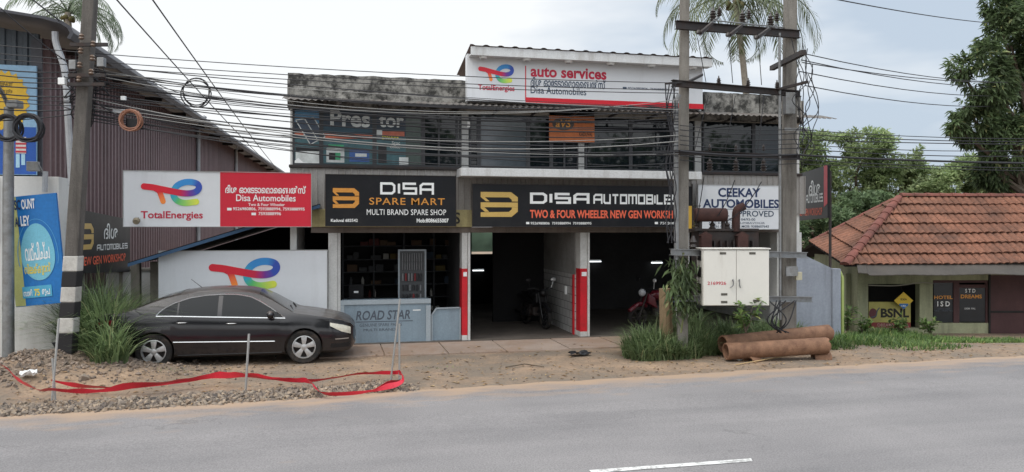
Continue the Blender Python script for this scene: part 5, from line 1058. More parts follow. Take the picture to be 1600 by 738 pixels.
# BSNL board and diamond sign
def hsign(label, box, D, m, th=.04): return sign(Plane(H(hx_((box[0] + box[2]) / 2, D), D, 0), -FW), label, box, m, th=th), Plane(H(0, D, 0), -FW)
t, pl = hsign('yellow telephone board with black letters low in the window opening of the tiled house', (1357.5, 472, 1423, 512.5), DH + .12, mat('dull yellow board', hx('a8a05c'), .6, var=.1, dirt=hx('6f6a4a'), dirt_amt=.4))
text(pl, 'BSNL', (1376, 482, 1420.5, 496.5), ink_k, t, .004, .04); mb = MB(); pl.sheet(mb, 1358, 504, 1422.7, 512, .004); mb.build('red_strip', mat('dull red strip', hx('7d3236'), .6, var=.1), t); text(pl, 'DREAMS HOTEL', (1371, 505.5, 1420, 510.5), mat('dim pink lettering', hx('a98a86'), .6), t, .008, .015)
mb = MB(); cu, cv = pl.uv(1364, 490); mb.poly([pl.w(cu + .12 * math.cos(a), cv + .15 * math.sin(a), .005) for a in [2 * math.pi * k / 24 for k in range(24)]]); mb.build('globe_mark', mat('dull maroon mark', hx('63353c'), .6), t); mb = MB(); A, B = ribbon([(-.06, -.12), (.09, -.07), (.12, .08), (.19, .17)], .035); A = [mb.v(pl.w(cu + p.x, cv + p.y, .008)) for p in A]; B = [mb.v(pl.w(cu + p.x, cv + p.y, .008)) for p in B]
for i in range(3): mb.f([A[i], B[i], B[i + 1], A[i + 1]])
mb.build('swoosh_mark', ink_grey, t)
D = DH - .06; pl = Plane(H(0, D, 0), -FW); t = thing('diamond_sign', 'small yellow diamond sign with a blue lower tip hung on the tiled house', 'sign', pl.pt(1412, 483)); mb = MB(); q = [(1412, 456.5), (1397, 470), (1412, 483.5), (1427, 470)]; mb.prism([pl.pt(*p) for p in q], FW * .02); fixn(mb).build('plate', mat('bright yellow plate', hx('cfae35'), .45, var=.06), t)
mb = MB(); mb.poly([pl.pt(*p, .004) for p in ((1404.5, 476.6), (1412, 483.3), (1419.5, 476.6), (1418.5, 474.6), (1405.5, 474.6))]); mb.build('blue_tip', mat('blue plate print', hx('2f69a8'), .45), t); text(pl, 'IDEA', (1407, 466.5, 1417, 469.5), ink_k, t, .004, .02); text(pl, 'CELL', (1408, 477, 1416, 479.2), ink_w, t, .008, .02); mb = MB(); mb.tube([pl.pt(1412, 457, -.01), pl.pt(1412, 440, -.3)], .006, 5); mb.build('hanger', darksteel, t)
# hip roof of overlapping tile courses
apex = H(hx_(1407, 24.6), 24.6, hz_(309, 24.6)); far_ = H(hx_(1900, 24.6), 24.6, hz_(311, 24.6)); fl = H(hx_(1320, 21.8), 21.8, hz_(417, 21.8)); frr = H(hx_(1860, 21.8), 21.8, hz_(413, 21.8)); bl_ = H(hx_(1266, 24.8), 24.8, hz_(381, 24.8))
def tiles(name, e0, e1, r0, r1, rows=7, wdt=.21):
    """slope between eave e0-e1 and ridge r0-r1 as stepped rolled tiles"""
    mb = MB(); n = ((r0 - e0).cross(e1 - e0)); n.normalize(); n = n if n.z > 0 else -n; L_ = (e1 - e0).length; du = (e1 - e0).normalized()
    for k in range(rows):
        t0, t1 = k / rows, min(1, (k + 1.12) / rows); a0, a1 = e0.lerp(r0, t0), e1.lerp(r1, t0); b0, b1 = e0.lerp(r0, t1), e1.lerp(r1, t1); l0 = (a1 - a0).length; m = max(2, int(l0 / wdt)); sub = 4; sag = lambda p: .03 * noise.noise(p * .6)
        prev = None
        for i in range(m):
            lift = R.uniform(-.008, .012); cx = []
            for s_ in range(sub + 1):
                f_ = (i + s_ / sub * .97) / m; s0 = (a0 - e0).dot(du) * 0; pa = a0.lerp(a1, f_)
                # rolls run straight up the slope, cut off by the hip
                along = (pa - e0).dot(du); pb = b0 + du * (along - (b0 - e0).dot(du) + ((r0 - e0).dot(du)) * 0)
                lo_, hi_ = (b0 - e0).dot(du), (b1 - e0).dot(du); pb = b0 + du * (min(max(along, lo_), hi_) - lo_)
                h = .042 * math.sin(math.pi * s_ / sub) ** .8; h0 = .085 + h + lift; h1 = .012 + h
                cx.append((mb.v(pa + n * (h0 + sag(pa))), mb.v(pb + n * (h1 + sag(pb))), mb.v(pa + n * (h0 - .03 + sag(pa)))))
            for c, d in zip(cx, cx[1:]): mb.f([c[0], d[0], d[1], c[1]]); mb.f([c[2], d[2], d[0], c[0]])
    return mb.build(name, tile_r, rf)
mb = MB(); n_ = UP * .005
mb.poly([fl, frr, far_, apex]); mb.poly([fl, apex, bl_]); bk = H(hx_(1266, 24.8) + .6, 28, 1.6); mb.poly([bl_, apex, bk]); mb.poly([apex, far_, H(hx_(1860, 21.8), 28, 1.5), bk]); rf = mb.build('roof', darkw, hs)
tiles('tile_slope', fl, frr, apex, far_, 7); tiles('tile_slope', bl_, fl, apex, apex.lerp(fl, .004), 5, .22)
ridge_m = mat('dark red ridge tile', hx('73463d'), .85, var=.25, scale=2, dirt=hx('382c29'), dirt_amt=.6)
def ridge(a, b, st=.4, r_=.13):
    mb = MB(); d = (b - a).normalized(); k = int((b - a).length / st); s_ = d.cross(UP).normalized(); u_ = s_.cross(d)
    for i in range(k):
        p = a + d * (st * i); q = p + d * (st * 1.08); ra, rb = [], []
        for j in range(7): an = math.pi * j / 6; o_ = s_ * math.cos(an) * r_ + u_ * math.sin(an) * r_ * .75; ra.append(mb.v(p + o_ * 1.12 + u_ * .02)); rb.append(mb.v(q + o_ * .92 + u_ * .02))
        for j in range(6): mb.f([ra[j], ra[j + 1], rb[j + 1], rb[j]])
        mb.f(ra)
    return mb.build('ridge_tiles', ridge_m, rf)
ridge(fl + UP * .03, apex + UP * .05); ridge(apex + UP * .03, far_ + UP * .03); ridge(bl_ + UP * .03, apex + UP * .03, .36, .09)
mb = MB(); rows = []; 
for i in range(141):   # bent sheet awning under the eave
    px = 1338 + i * 3.5; d = .003 * math.sin(i * 1.57); sg = .07 * noise.noise(Vector((px * .012, 0, 5))); rows.append([mb.v(H(hx_(px, 21.95), 21.95, hz_(409, 21.95) + d)), mb.v(H(hx_(px + 3, 21.3), 21.3, hz_(429 if px > 1352 else 426, 21.3) + d + sg)), mb.v(H(hx_(px + 3, 21.3), 21.3, hz_(429 if px > 1352 else 426, 21.3) + d + sg - .02))])
for a, b in zip(rows, rows[1:]):
    for k in range(2): mb.f([a[k], b[k], b[k + 1], a[k + 1]])
mb.build('awning', mat('bent grey sheet', hx('47433f'), .8, var=.2, scale=1.5, dirt=hx('4f4842'), dirt_amt=.6), hs)
mb = MB(); mb.tube(cat([H(hx_(1357, 22.3), 22.3, hz_(446, 22.3)), H(hx_(1400, 22.3), 22.3, hz_(446.5, 22.3)), H(hx_(1437, 22.3), 22.3, hz_(442, 22.3)), H(hx_(1458, 22.3), 22.3, hz_(443, 22.3))], 5), .018, 5); tag(mb.build('wire_rope', mat('pale rope', hx('8d8a80'), .8)), 'pale slack rope strung across the front of the tiled house below its awning', 'rope')

# ------------------------------------------------------------------ foliage
barkm = mat('grey brown bark', hx('5d5247'), .95, var=.25, scale=4, bump=.5)
def leaf(mb, p, d, u, L_, w_):
    """one bent leaf: base p, direction d, face normal u"""
    s_ = d.cross(u).normalized() * (w_ / 2); m = p + d * (L_ * .5) + u * (L_ * .05); e = p + d * L_ - UP * (L_ * .12)
    a = mb.bm.verts.new(p); b = mb.bm.verts.new(m + s_); c = mb.bm.verts.new(e); f = mb.bm.verts.new(m - s_)
    mb.bm.faces.new((a, b, c, f))
def crown(name, clumps, n, L_, w_, m, parent, droop=.4, seed=1, per=9, gap=.0):
    rr = random.Random(seed); mb = MB(); tot = sum(c[1][0] * c[1][1] + c[1][0] * c[1][2] for c in clumps)
    for c, r in clumps:
        c = Vector(c); k = int(n * (r[0] * r[1] + r[0] * r[2]) / tot / per)
        for _ in range(k):
            d = Vector((rr.gauss(0, 1), rr.gauss(0, 1), rr.gauss(0, 1))).normalized(); rad_ = rr.uniform(.55, 1.0) ** .6
            q = c + Vector((d.x * r[0], d.y * r[1], d.z * r[2])) * rad_ * (1 + .22 * noise.noise(c + d * 2.2))
            if noise.noise(q * .9 + Vector((seed, 0, 0))) < gap - .55: continue
            for _ in range(per):      # a sprig of leaves
                e = Vector((rr.gauss(0, 1), rr.gauss(0, 1), rr.gauss(0, .7) - droop)).normalized(); e = (e + d * .5).normalized()
                u = (Vector((rr.gauss(0, .5), rr.gauss(0, .5), 1))).normalized(); u = (u - e * u.dot(e)); 
                if u.length < .05: continue
                leaf(mb, q + e * (L_ * rr.uniform(0, .35)), e, u.normalized(), L_ * rr.uniform(.6, 1.25), w_ * rr.uniform(.7, 1.2))
    return mb.build(name, m, parent)
def limb(mb, a, b, r0, r1, wob=.15, n=7):
    a, b = Vector(a), Vector(b); pts = [a.lerp(b, i / n) + Vector((R.uniform(-1, 1), R.uniform(-1, 1), R.uniform(-.3, .3))) * wob * math.sin(math.pi * i / n) for i in range(n + 1)]; mb.tube(pts, [lerp(r0, r1, i / n) for i in range(n + 1)], 7)
def tree(name, label, base, clumps, n, L_, w_, m, seed, tr=.25, fork=.45, **k):
    t = thing(name, label, 'tree', base); mb = MB(); base = Vector(base); cen = sum((Vector(c) for c, _ in clumps), Vector()) / len(clumps); f_ = base.lerp(cen, fork); limb(mb, base - UP * .3, f_, tr, tr * .75, .12)
    for c, r in clumps: limb(mb, f_, Vector(c) - UP * r[2] * .2, tr * .55, .03, .3)
    mb.build('trunk', barkm, t, smooth=True); crown('crown', clumps, n, L_, w_, m, t, seed=seed, **k); return t
g1 = leafmat('dark mango leaves', hx('434f38'), hx('6c8058'), hx('9a9a6a'), .42); g2 = leafmat('light feathery leaves', hx('6f8058'), hx('a6b486'), hx('bcc494'), .5); g3 = leafmat('mid green leaves', hx('52644a'), hx('829670'), None, .45)  # some haze is put into these greyed leaf colours
def cl(px, py, D, rp, ry, rd=None): r = rp / F * D; return (tuple(C(px, py, D)), (r, rd or r * .8, ry / F * D))
tree('mango_tree', 'big dense dark green tree with drooping leaves overhanging the right edge', C(1730, 540, 28), [cl(1580, 60, 26, 55, 60), cl(1545, 130, 25.5, 40, 45), cl(1600, 150, 27, 60, 70), cl(1530, 190, 26, 38, 32), cl(1585, 225, 26, 50, 45), cl(1630, 20, 27, 60, 60), cl(1660, 120, 28, 70, 90), cl(1505, 165, 25.5, 16, 18), cl(1560, 10, 26, 22, 26), cl(1640, 240, 27, 60, 50), cl(1545, 95, 25.5, 28, 30), cl(1512, 210, 26, 18, 14), cl(1500, 105, 25.5, 18, 18), cl(1496, 195, 25.5, 14, 14), cl(1560, 268, 26.5, 38, 26)], 52000, .27, .08, g1, 3, tr=.35, droop=.7, gap=.27)
tree('rain_tree', 'broad light green feathery tree behind the shop end and the angled black sign', C(1310, 470, 36), [cl(1290, 235, 36, 50, 28), cl(1350, 225, 35, 45, 24), cl(1395, 245, 35, 42, 26), cl(1270, 290, 36, 46, 40), cl(1330, 280, 35.5, 55, 38), cl(1390, 290, 35.5, 45, 34), cl(1255, 225, 36, 26, 22), cl(1425, 268, 36, 22, 22), cl(1445, 285, 36, 34, 24), cl(1240, 265, 36, 24, 40), cl(1300, 330, 35, 60, 34)], 42000, .24, .085, g2, 5, tr=.22, droop=.0, gap=.42)
tree('rain_tree', 'rounded mid green tree rising behind the ridge of the tiled house roof', C(1520, 440, 33), [cl(1480, 290, 33, 45, 30), cl(1530, 275, 33, 45, 32), cl(1580, 285, 33, 50, 36), cl(1450, 305, 33, 30, 18), cl(1620, 290, 33, 45, 40)], 22000, .25, .10, g2, 8, tr=.25, droop=.0, gap=.4)
tree('bushy_tree', 'dark low bushy tree in the gap left of the tiled roof', C(1270, 430, 31), [cl(1265, 345, 31, 34, 40), cl(1300, 355, 31, 36, 34), cl(1340, 330, 32, 40, 30), cl(1380, 318, 33, 40, 20), cl(1250, 380, 31, 30, 30)], 9000, .26, .11, g3, 12, tr=.15, droop=.1, gap=.4)
for k, (px, py) in enumerate(((1400, 345), (1600, 340))):
    tree('far_tree', ['distant dark tree low behind the tiled roof, left of its ridge', 'distant dark tree low behind the right end of the tiled roof'][k], C(px, 380, 60), [cl(px, py, 60, 90, 40), cl(px + 60, py + 10, 60, 60, 30), cl(px - 60, py + 8, 60, 60, 30)], 5000, .55, .25, g3, 20 + k, tr=.3)
# coconut palms
pg = leafmat('palm leaflets', hx('4c573c'), hx('717a5a'), hx('8a8666'), .3); pg2 = leafmat('palm leaflets dull', hx('4f5f45'), hx('74826a'), None, .35)
def palm(label, crown_at, base, fr_, m, tr=.17, seed=2):
    rr = random.Random(seed); t = thing('coconut_palm', label, 'palm tree', base); c = Vector(crown_at); mb = MB(); b = Vector(base); pts = [b.lerp(c, k / 8) + RT * (.35 * math.sin(math.pi * k / 8)) for k in range(9)]; mb.tube(pts, [lerp(tr * 1.25, tr * .8, k / 8) for k in range(9)], 10); mb.build('trunk', mat('pale palm bark', hx('8d857a'), .9, var=.15, scale=5, dirt=hx('5d554b'), dirt_amt=.5), t, smooth=True)
    for az, up_, L_ in fr_:
        d0 = (RT * math.cos(az) + FW * math.sin(az)); mb = MB(); n = 22; p = c.copy(); pts = [p.copy()]; ang = up_
        for k in range(n): ang -= (.05 + .10 * k / n) * 1.15; p = p + (d0 * math.cos(ang) + UP * math.sin(ang)) * (L_ / n); pts.append(p.copy())
        mb.tube(pts, [lerp(.045, .008, k / n) for k in range(n + 1)], 5)
        for k in range(3, n + 1):
            tng = (pts[k] - pts[k - 1]).normalized(); sd = tng.cross(UP).normalized(); w_ = L_ * .24 * math.sin(math.pi * min(1, (k / n) * .85 + .12)) + .12
            for sg in (-1, 1):
                for h_ in (0, .5):
                    d = (sd * sg * .8 + tng * .55 - UP * rr.uniform(.35, .9)).normalized(); u = d.cross(tng).normalized(); leaf(mb, pts[k - 1].lerp(pts[k], h_), d, u, w_ * rr.uniform(.8, 1.1), .042)
        mb.build('frond', m, t)
    mb = MB()
    for k in range(7): a = k * 2.4; mb.ball(c + (RT * math.cos(a) + FW * math.sin(a)) * .28 - UP * (.3 + .1 * (k % 2)), .13, 8, 6)
    mb.build('coconuts', mat('green brown coconuts', hx('5f5a35'), .6, var=.2), t, smooth=True); return t
fr1 = [(a, u, l * 1.25) for a, u, l in ((.1, .75, 3.6), (.5, .3, 3.6), (1.0, .9, 3.4), (1.7, .5, 3.6), (2.3, .95, 3.5), (2.75, .45, 3.7), (3.2, .8, 3.7), (3.7, .2, 3.6), (4.3, .7, 3.4), (5.0, .4, 3.5), (5.6, .85, 3.5), (6.0, .15, 3.6), (.25, -.35, 2.9), (3.0, -.35, 3.0), (4.7, -.5, 2.6), (1.2, -.3, 2.8), (6.2, .1, 4.2), (3.3, .0, 4.4), (.05, .45, 4.4))]
palm('tall coconut palm rising behind the shop between the two concrete transformer poles', C(1148, -4, 33), C(1166, 420, 33), fr1, pg, .14, 2)
fr2 = [(a, u, l * 1.1) for a, u, l in ((.0, .2, 3.9), (3.1, .1, 4.0), (.3, .35, 3.8), (.1, .5, 4.0), (.45, .1, 3.8), (1.0, .8, 3.8), (1.7, 1.0, 3.6), (2.3, .9, 3.8), (2.8, .6, 4.0), (3.2, .35, 4.0), (3.8, .8, 3.8), (4.6, .9, 3.6), (5.4, .7, 3.8), (6.0, .8, 3.9), (.2, -.1, 3.4), (1.4, 1.25, 3.2), (5.9, 1.2, 3.2))]
palm('coconut palm crown showing over the warehouse roof beside the leaning concrete pole', C(106, 20, 44), C(100, 420, 44), fr2, pg2, .2, 4)
palm('second coconut palm mostly hidden by the warehouse roof, only a frond tip showing', C(178, 128, 46), C(180, 420, 46), [(-.1, .35, 3.4), (.5, .2, 3.2), (1.5, .1, 3.0), (2.6, .1, 3.0), (4.5, .1, 3)], pg2, .2, 6)

# ------------------------------------------------------------------ grass, weeds
def blades(spots, n, hgt, wd, seed, lean=.6, dens=None):
    rr = random.Random(seed); mb = MB()
    for _ in range(n):
        cx, cy, rx2, ry2, k = rr.choices(spots, weights=[s_[2] * s_[3] * s_[4] for s_ in spots])[0]
        a = rr.uniform(0, 6.283); r_ = math.sqrt(rr.random()); x, y = cx + rx2 * r_ * math.cos(a), cy + ry2 * r_ * math.sin(a); z = gh(x, y) - .03
        h = hgt * k * rr.uniform(.45, 1.1) * (1 - .45 * r_ * r_); az = rr.uniform(0, 6.283) if rr.random() < .6 else a + rr.gauss(0, .6); d = Vector((math.cos(az), math.sin(az), 0)); ln = rr.uniform(.15, 1.0) * lean
        w_ = wd * rr.uniform(.6, 1.2); sd = Vector((-d.y, d.x, 0)); sd = (sd + d * rr.uniform(-.6, .6)).normalized(); pr = None
        for s_ in range(5):
            t_ = s_ / 4; p = Vector((x, y, z)) + d * (h * ln * t_ ** 1.8 * 1.1) + UP * (h * (t_ - .5 * ln * t_ ** 3.2)); ww = w_ * (1 - t_ ** 2.2) / 2 + .0008; q = (mb.bm.verts.new(p - sd * ww), mb.bm.verts.new(p + sd * ww))
            if pr: mb.bm.faces.new((pr[0], pr[1], q[1], q[0]))
            pr = q
    return mb
gl = leafmat('tall grass blades', hx('47593a'), hx('869a6c'), hx('aeab82'), .38); gl2 = leafmat('low weeds', hx('465f36'), hx('7a9456'), hx('a3a26c'), .4)
def sp(px, py, rpx, ry, k=1.0, z=0): g = G(px, py, z); D = (g - CAM).dot(FW); return (g.x, g.y, rpx / F * D, ry, k)
LB = 'kind stuff'
def stuff(o, label, cat_): tag(o, label, cat_, kind='stuff'); return o
stuff(blades([sp(150, 565, 46, .5, 2.1), sp(172, 575, 30, .35, 1.75), sp(112, 551, 46, .45, 1.9), sp(66, 553, 42, .45, 1.5), sp(172, 587, 28, .25, 1.0), sp(152, 583, 34, .22, .9), sp(40, 558, 30, .35, 1.2)], 8600, 1.0, .026, 31, .95).build('tall_grass', gl), 'tall green grass clump between the striped pole and the black car', 'grass')
stuff(blades([sp(1005, 556, 34, .3, .9), sp(1030, 562, 46, .2, .8), sp(1020, 553, 40, .35, .95), sp(1055, 559, 46, .3, .75), sp(1090, 552, 45, .4, .9), sp(1130, 540, 50, .4, .85), sp(1180, 533, 50, .5, .7), sp(1075, 540, 22, .3, 1.25), sp(1000, 560, 26, .2, .55), sp(1225, 524, 40, .5, .75)], 9500, .95, .024, 37, .95).build('tall_grass', gl), 'tall green grass around the foot of the transformer poles', 'grass')
stuff(blades([sp(1340, 532, 60, 1.4, .42, -.3), sp(1420, 534, 80, 1.4, .42, -.35), sp(1500, 534, 70, 1.2, .32, -.35), sp(1295, 548, 40, .6, .35, -.1), sp(1380, 547, 80, .8, .3, -.2), sp(1570, 534, 80, .9, .28, -.35), sp(1300, 528, 40, .8, .6, -.2), sp(1450, 550, 80, .5, .25, -.1), sp(1390, 528, 60, 1.0, .55, -.38), sp(1330, 540, 40, .8, .5, -.2)], 13500, .8, .028, 41, .8).build('low_grass', gl2), 'low weeds and grass in front of the tiled house', 'grass')
stuff(blades([sp(690, 575, 40, .12, .25), sp(285, 585, 60, .2, .22), sp(60, 575, 50, .3, .3), sp(20, 570, 30, .3, .4), sp(900, 560, 30, .15, .15)], 520, .35, .014, 43).build('sparse_weeds', gl2), 'scattered thin weeds on the dirt forecourt', 'weeds')
rr = random.Random(5)
for k, (px, py, D, h, lab) in enumerate(((1165, 520, 15.3, .6, 'young broad leaved weed below the white cabinet'), (1325, 520, 21.0, .7, 'broad leaved weed at the corner of the pale lime house wall'), (1405, 522, 21.3, .5, 'bushy weed below the yellow telephone board'), (1455, 524, 21.0, .4, 'small weed in front of the lime pillar of the tiled house'), (1348, 526, 21.2, .55, 'leafy weed at the left window foot of the tiled house'), (235, 560, 19.8, 1.3, 'thin leafy shrub beside the concrete post behind the car'))):
    c = C(px, py, D); t = thing('weed_plant', lab, 'plant', c, 'weeds'); mb = MB(); tips = [c + Vector((rr.gauss(0, .2) * h / .6, rr.gauss(0, .15), h * rr.uniform(.6, 1.1))) for _ in range(7)]
    for q in tips: mb.tube([c, c.lerp(q, .5) + Vector((0, 0, .05)), q], [.012, .008, .004], 5)
    mb.build('stem', MATS['grey brown bark'], t); mb = MB()
    for q in tips:
        for _ in range(16): p = c.lerp(q, rr.uniform(.35, 1)); e = Vector((rr.gauss(0, 1), rr.gauss(0, 1), rr.gauss(.2, .5))).normalized(); u = (UP - e * e.z); leaf(mb, p, e, u.normalized(), rr.uniform(.12, .22), rr.uniform(.05, .09))
    mb.build('leaves', gl2, t)
# vines up the left transformer pole
mb = MB(); rr = random.Random(9)
for _ in range(520):
    y = rr.triangular(395, 500, 440); p = C(1066 + rr.gauss(0, 10), y, 15.45 + rr.uniform(-.15, .2)); e = Vector((rr.gauss(0, .6), rr.gauss(0, .6), -.3 - rr.random())).normalized(); u = e.orthogonal().normalized(); leaf(mb, p, e, u, rr.uniform(.12, .3), rr.uniform(.03, .06))
mb.tube(cat([C(1064, 520, 15.5), C(1070, 470, 15.45), C(1063, 430, 15.45), C(1068, 395, 15.45)], 4), .02, 5); tag(mb.build('vine', g1), 'trailing green vine climbing the left transformer pole beside the cabinet', 'vine')

# ------------------------------------------------------------------ rubble, stones, debris
def rocks(n, place, smin, smax, seed):
    rr = random.Random(seed); mb = MB()
    for _ in range(n):
        x, y = place(rr); s_ = smin + (smax - smin) * rr.random() ** 2.5; z = gh(x, y) + s_ * .2; q = Matrix.Rotation(rr.uniform(0, 6.28), 3, Vector((rr.gauss(0, 1), rr.gauss(0, 1), rr.gauss(0, 1))).normalized())
        vs = [mb.bm.verts.new(Vector((x, y, z)) + q @ (Vector(v) * (s_ * rr.uniform(.65, 1.15)))) for v in ((1, 0, 0), (-1, .1, 0), (0, .9, .1), (.1, -.9, 0), (0, .1, .7), (.1, 0, -.7))]
        for a, b, c in ((0, 2, 4), (2, 1, 4), (1, 3, 4), (3, 0, 4), (2, 0, 5), (1, 2, 5), (3, 1, 5), (0, 3, 5)): mb.bm.faces.new((vs[a], vs[b], vs[c]))
    return mb
def stonemat(name, cs):
    m = bpy.data.materials.new(name); m.use_nodes = True; t = m.node_tree; g = t.nodes.new('ShaderNodeNewGeometry'); c = t.nodes.new('ShaderNodeValToRGB'); c.color_ramp.elements[0].color = (*hx(cs[0]), 1); c.color_ramp.elements[1].color = (*hx(cs[-1]), 1)
    for i, q in enumerate(cs[1:-1]): c.color_ramp.elements.new((i + 1) / (len(cs) - 1)).color = (*hx(q), 1)
    t.links.new(g.outputs['Random Per Island'], c.inputs[0]); b = t.nodes['Principled BSDF']; b.inputs['Roughness'].default_value = .9; t.links.new(c.outputs[0], b.inputs['Base Color']); return m
st1 = stonemat('broken asphalt stones', ['4a4542', '75695f', '8f8375', '5c534d', 'a08f7c', '6d5c4d']); st2 = stonemat('brown rubble', ['6d6055', '8d7c6d', '5c534b', '97877a', '57504a'])
def strip(rr):
    x = rr.uniform(edge[0][0] + 2, G(650, 605).x); return x, Ye(x) + abs(rr.gauss(.0, .27)) * (.55 + .9 * abs(noise.noise(Vector((x * .8, 4, 4)))) * 1.6) + rr.uniform(-.14, .12)
stuff(rocks(6500, strip, .014, .065, 51).build('gravel_strip', st1), 'dark broken stones heaped along the road edge under the red tape', 'gravel')
def mnd(rr): return mound_c.x + rr.gauss(0, 1.25), mound_c.y + rr.gauss(.05, .55)
stuff(rocks(4200, mnd, .012, .06, 52).build('rubble_heap', st2), 'brown rubble heap at the foot of the striped pole', 'rubble')
def yard(rr): x = rr.uniform(-10, 14); return x, Ye(x) + rr.uniform(-.25, 3.0) ** 1.0
stuff(rocks(1700, yard, .008, .035, 53).build('loose_stones', st2), 'small loose stones scattered over the dirt forecourt', 'stones')
for k, (px, py, s_, m_, lab) in enumerate(((100, 572, .22, blackm, 'dark broken asphalt lump on the rubble heap below the striped pole'), (72, 566, .17, st1, 'grey broken lump at the left of the rubble heap'), (96, 556, .14, MATS['rusty red brown steel'], 'reddish brick lump on top of the rubble heap'), (130, 590, .12, st1, 'grey stone at the foot of the rubble heap by the grass'), (1155, 563, .09, ink_w, 'white stone by the open end of the front rusty pipe'), (205, 589, .10, st2, 'brown stone at the rear wheel of the black car'))):
    tag(rocks(1, lambda rr: (G(px, py, .15 if px < 140 else 0).x, G(px, py, .15 if px < 140 else 0).y), s_, s_, 60 + k).build('rock', m_), lab, 'stone')
palm_dry = mat('dry palm husk', hx('b59b72'), .8, var=.2)
def stick(pts, r_, m_, lab, nm='twig'): mb = MB(); mb.tube([Vector((p.x, p.y, gh(p.x, p.y) + .03 + dz)) for p, dz in pts], r_, 5); return tag(mb.build(nm, m_, smooth=True), lab, nm.replace('_', ' '))
stick([(G(103, 562, .1), .2), (G(150, 577), .12), (G(190, 588), .02)], [.012, .035, .008], palm_dry, 'long pale dry frond stalk lying out of the tall grass', 'frond_stalk')
stick([(G(790, 577), 0), (G(820, 573), .02), (G(850, 576), 0)], .012, MATS['grey brown bark'], 'thin dry twig in the middle of the dirt forecourt'); stick([(G(1150, 573), .0), (G(1290, 549), .01)], .012, palm_dry, 'pale stick lying before the rusty pipes')
for k, (px, py, lab) in enumerate(((905, 555, 'dark crumpled rubber scrap on the forecourt before the right bay'), (145, 540, 'white crumpled plastic bag caught in the tall grass'), (1330, 540, 'dark flat scrap sheet among the weeds right of the pipes'), (45, 605, 'white plastic scrap on the rubble by the road edge'))):
    g = G(px, py, .45 if k == 1 else (-.3 if px > 1300 else .02)); mb = MB(); n = 7; wv = [[None] * n for _ in range(n)]; s_ = .34 if k in (0, 2) else (.12 if k > 3 else .18); rr = random.Random(80 + k)
    for i in range(n):
        for j in range(n): wv[i][j] = mb.v((g.x + (i / (n - 1) - .5) * s_ * 1.3, g.y + (j / (n - 1) - .5) * s_ * .8, (gh(g.x, g.y) + .03 if k != 1 else g.z) + rr.random() * (.07 if k in (0, 2) else .13)))
    for i in range(n - 1):
        for j in range(n - 1): mb.f([wv[i][j], wv[i + 1][j], wv[i + 1][j + 1], wv[i][j + 1]])
    tag(mb.build('scrap' if k != 1 else 'plastic_bag', plastic if k in (0, 2) else ink_w), lab, 'scrap' if k != 1 else 'bag')
# pipes
pipem = mat('rusty orange brown pipe', hx('7f5f4a'), .8, var=.22, scale=4.5, dirt=hx('553a2c'), dirt_amt=.85, bump=.3, fine=.18)
def pipe(label, a, b, r_, sh=0):
    t = thing('pipe', label, 'pipe', (a + b) / 2 - UP * r_, 'rusty pipes'); d = (b - a).normalized(); l = (b - a).length; mb = MB(); u = d.orthogonal().normalized(); v = d.cross(u); n = 26; rr = random.Random(int(a.x * 100)); R0 = []
    for z_, k_ in ((l, .86), (.0, .86), (.0, 1.0), (.04, 1.04), (.10, 1.04), (.12, 1.0)) + tuple((l * f_, 1.0) for f_ in (.3, .55, .8)) + ((l, 1.0),): R0.append([mb.v(a + d * (z_ + (rr.uniform(-.02, .02) if z_ == l and k_ == 1 else 0)) + (u * math.cos(6.283 * i / n) + v * math.sin(6.283 * i / n)) * r_ * k_) for i in range(n)])
    for p, q in zip(R0, R0[1:]):
        for i in range(n): mb.f([p[i], p[(i + 1) % n], q[(i + 1) % n], q[i]])
    for i in range(n): mb.f([R0[-1][i], R0[-1][(i + 1) % n], R0[0][(i + 1) % n], R0[0][i]])
    fixn(mb).build('barrel', pipem, t, smooth=True, sharp=45); return t
p0, p1 = C(1134, 549.5, 15.25), C(1291, 540, 15.5); t = pipe('front rusty concrete pipe with its open end facing the road', p0, p1, .165)
mb = MB(); mb.lathe([(.13, .3), (.15, .3), (.15, .31), (.13, .31)], p0 , (p1 - p0), 20); mb.build('inner_shadow_plug', blackm, t) if False else mb.bm.free()
pipe('rear rusty concrete pipe lying behind the open ended one', C(1129, 538, 15.75), C(1294, 520, 16.7), .175)
def shard(px, py, s_, lab, ang):
    g = G(px, py); mb = MB(); n = 9; A, B = [], []; d = Vector((math.cos(ang), math.sin(ang), .0)); u = Vector((-d.y, d.x, 0))
    for rr_ in (s_, s_ * .82):
        A.append([mb.v(g + d * (-s_) + u * (rr_ * math.cos(math.pi * i / n)) + UP * (rr_ * math.sin(math.pi * i / n) * .9)) for i in range(n + 1)]); B.append([mb.v(g + d * (s_ * .9) + u * (rr_ * math.cos(math.pi * i / n)) + UP * (rr_ * math.sin(math.pi * i / n) * .9)) for i in range(n + 1)])
    for i in range(n): mb.f([A[0][i], A[0][i + 1], B[0][i + 1], B[0][i]]); mb.f([A[1][i + 1], A[1][i], B[1][i], B[1][i + 1]]); mb.f([A[0][i + 1], A[0][i], A[1][i], A[1][i + 1]]); mb.f([B[0][i], B[0][i + 1], B[1][i + 1], B[1][i]])
    tag(fixn(mb).build('pipe_shard', pipem, smooth=True), lab, 'pipe piece')
shard(1176, 565, .13, 'short broken pipe piece leaning against the front rusty pipe', .4); shard(1284, 561, .17, 'half round pipe shard at the right end of the front pipe', -.3)

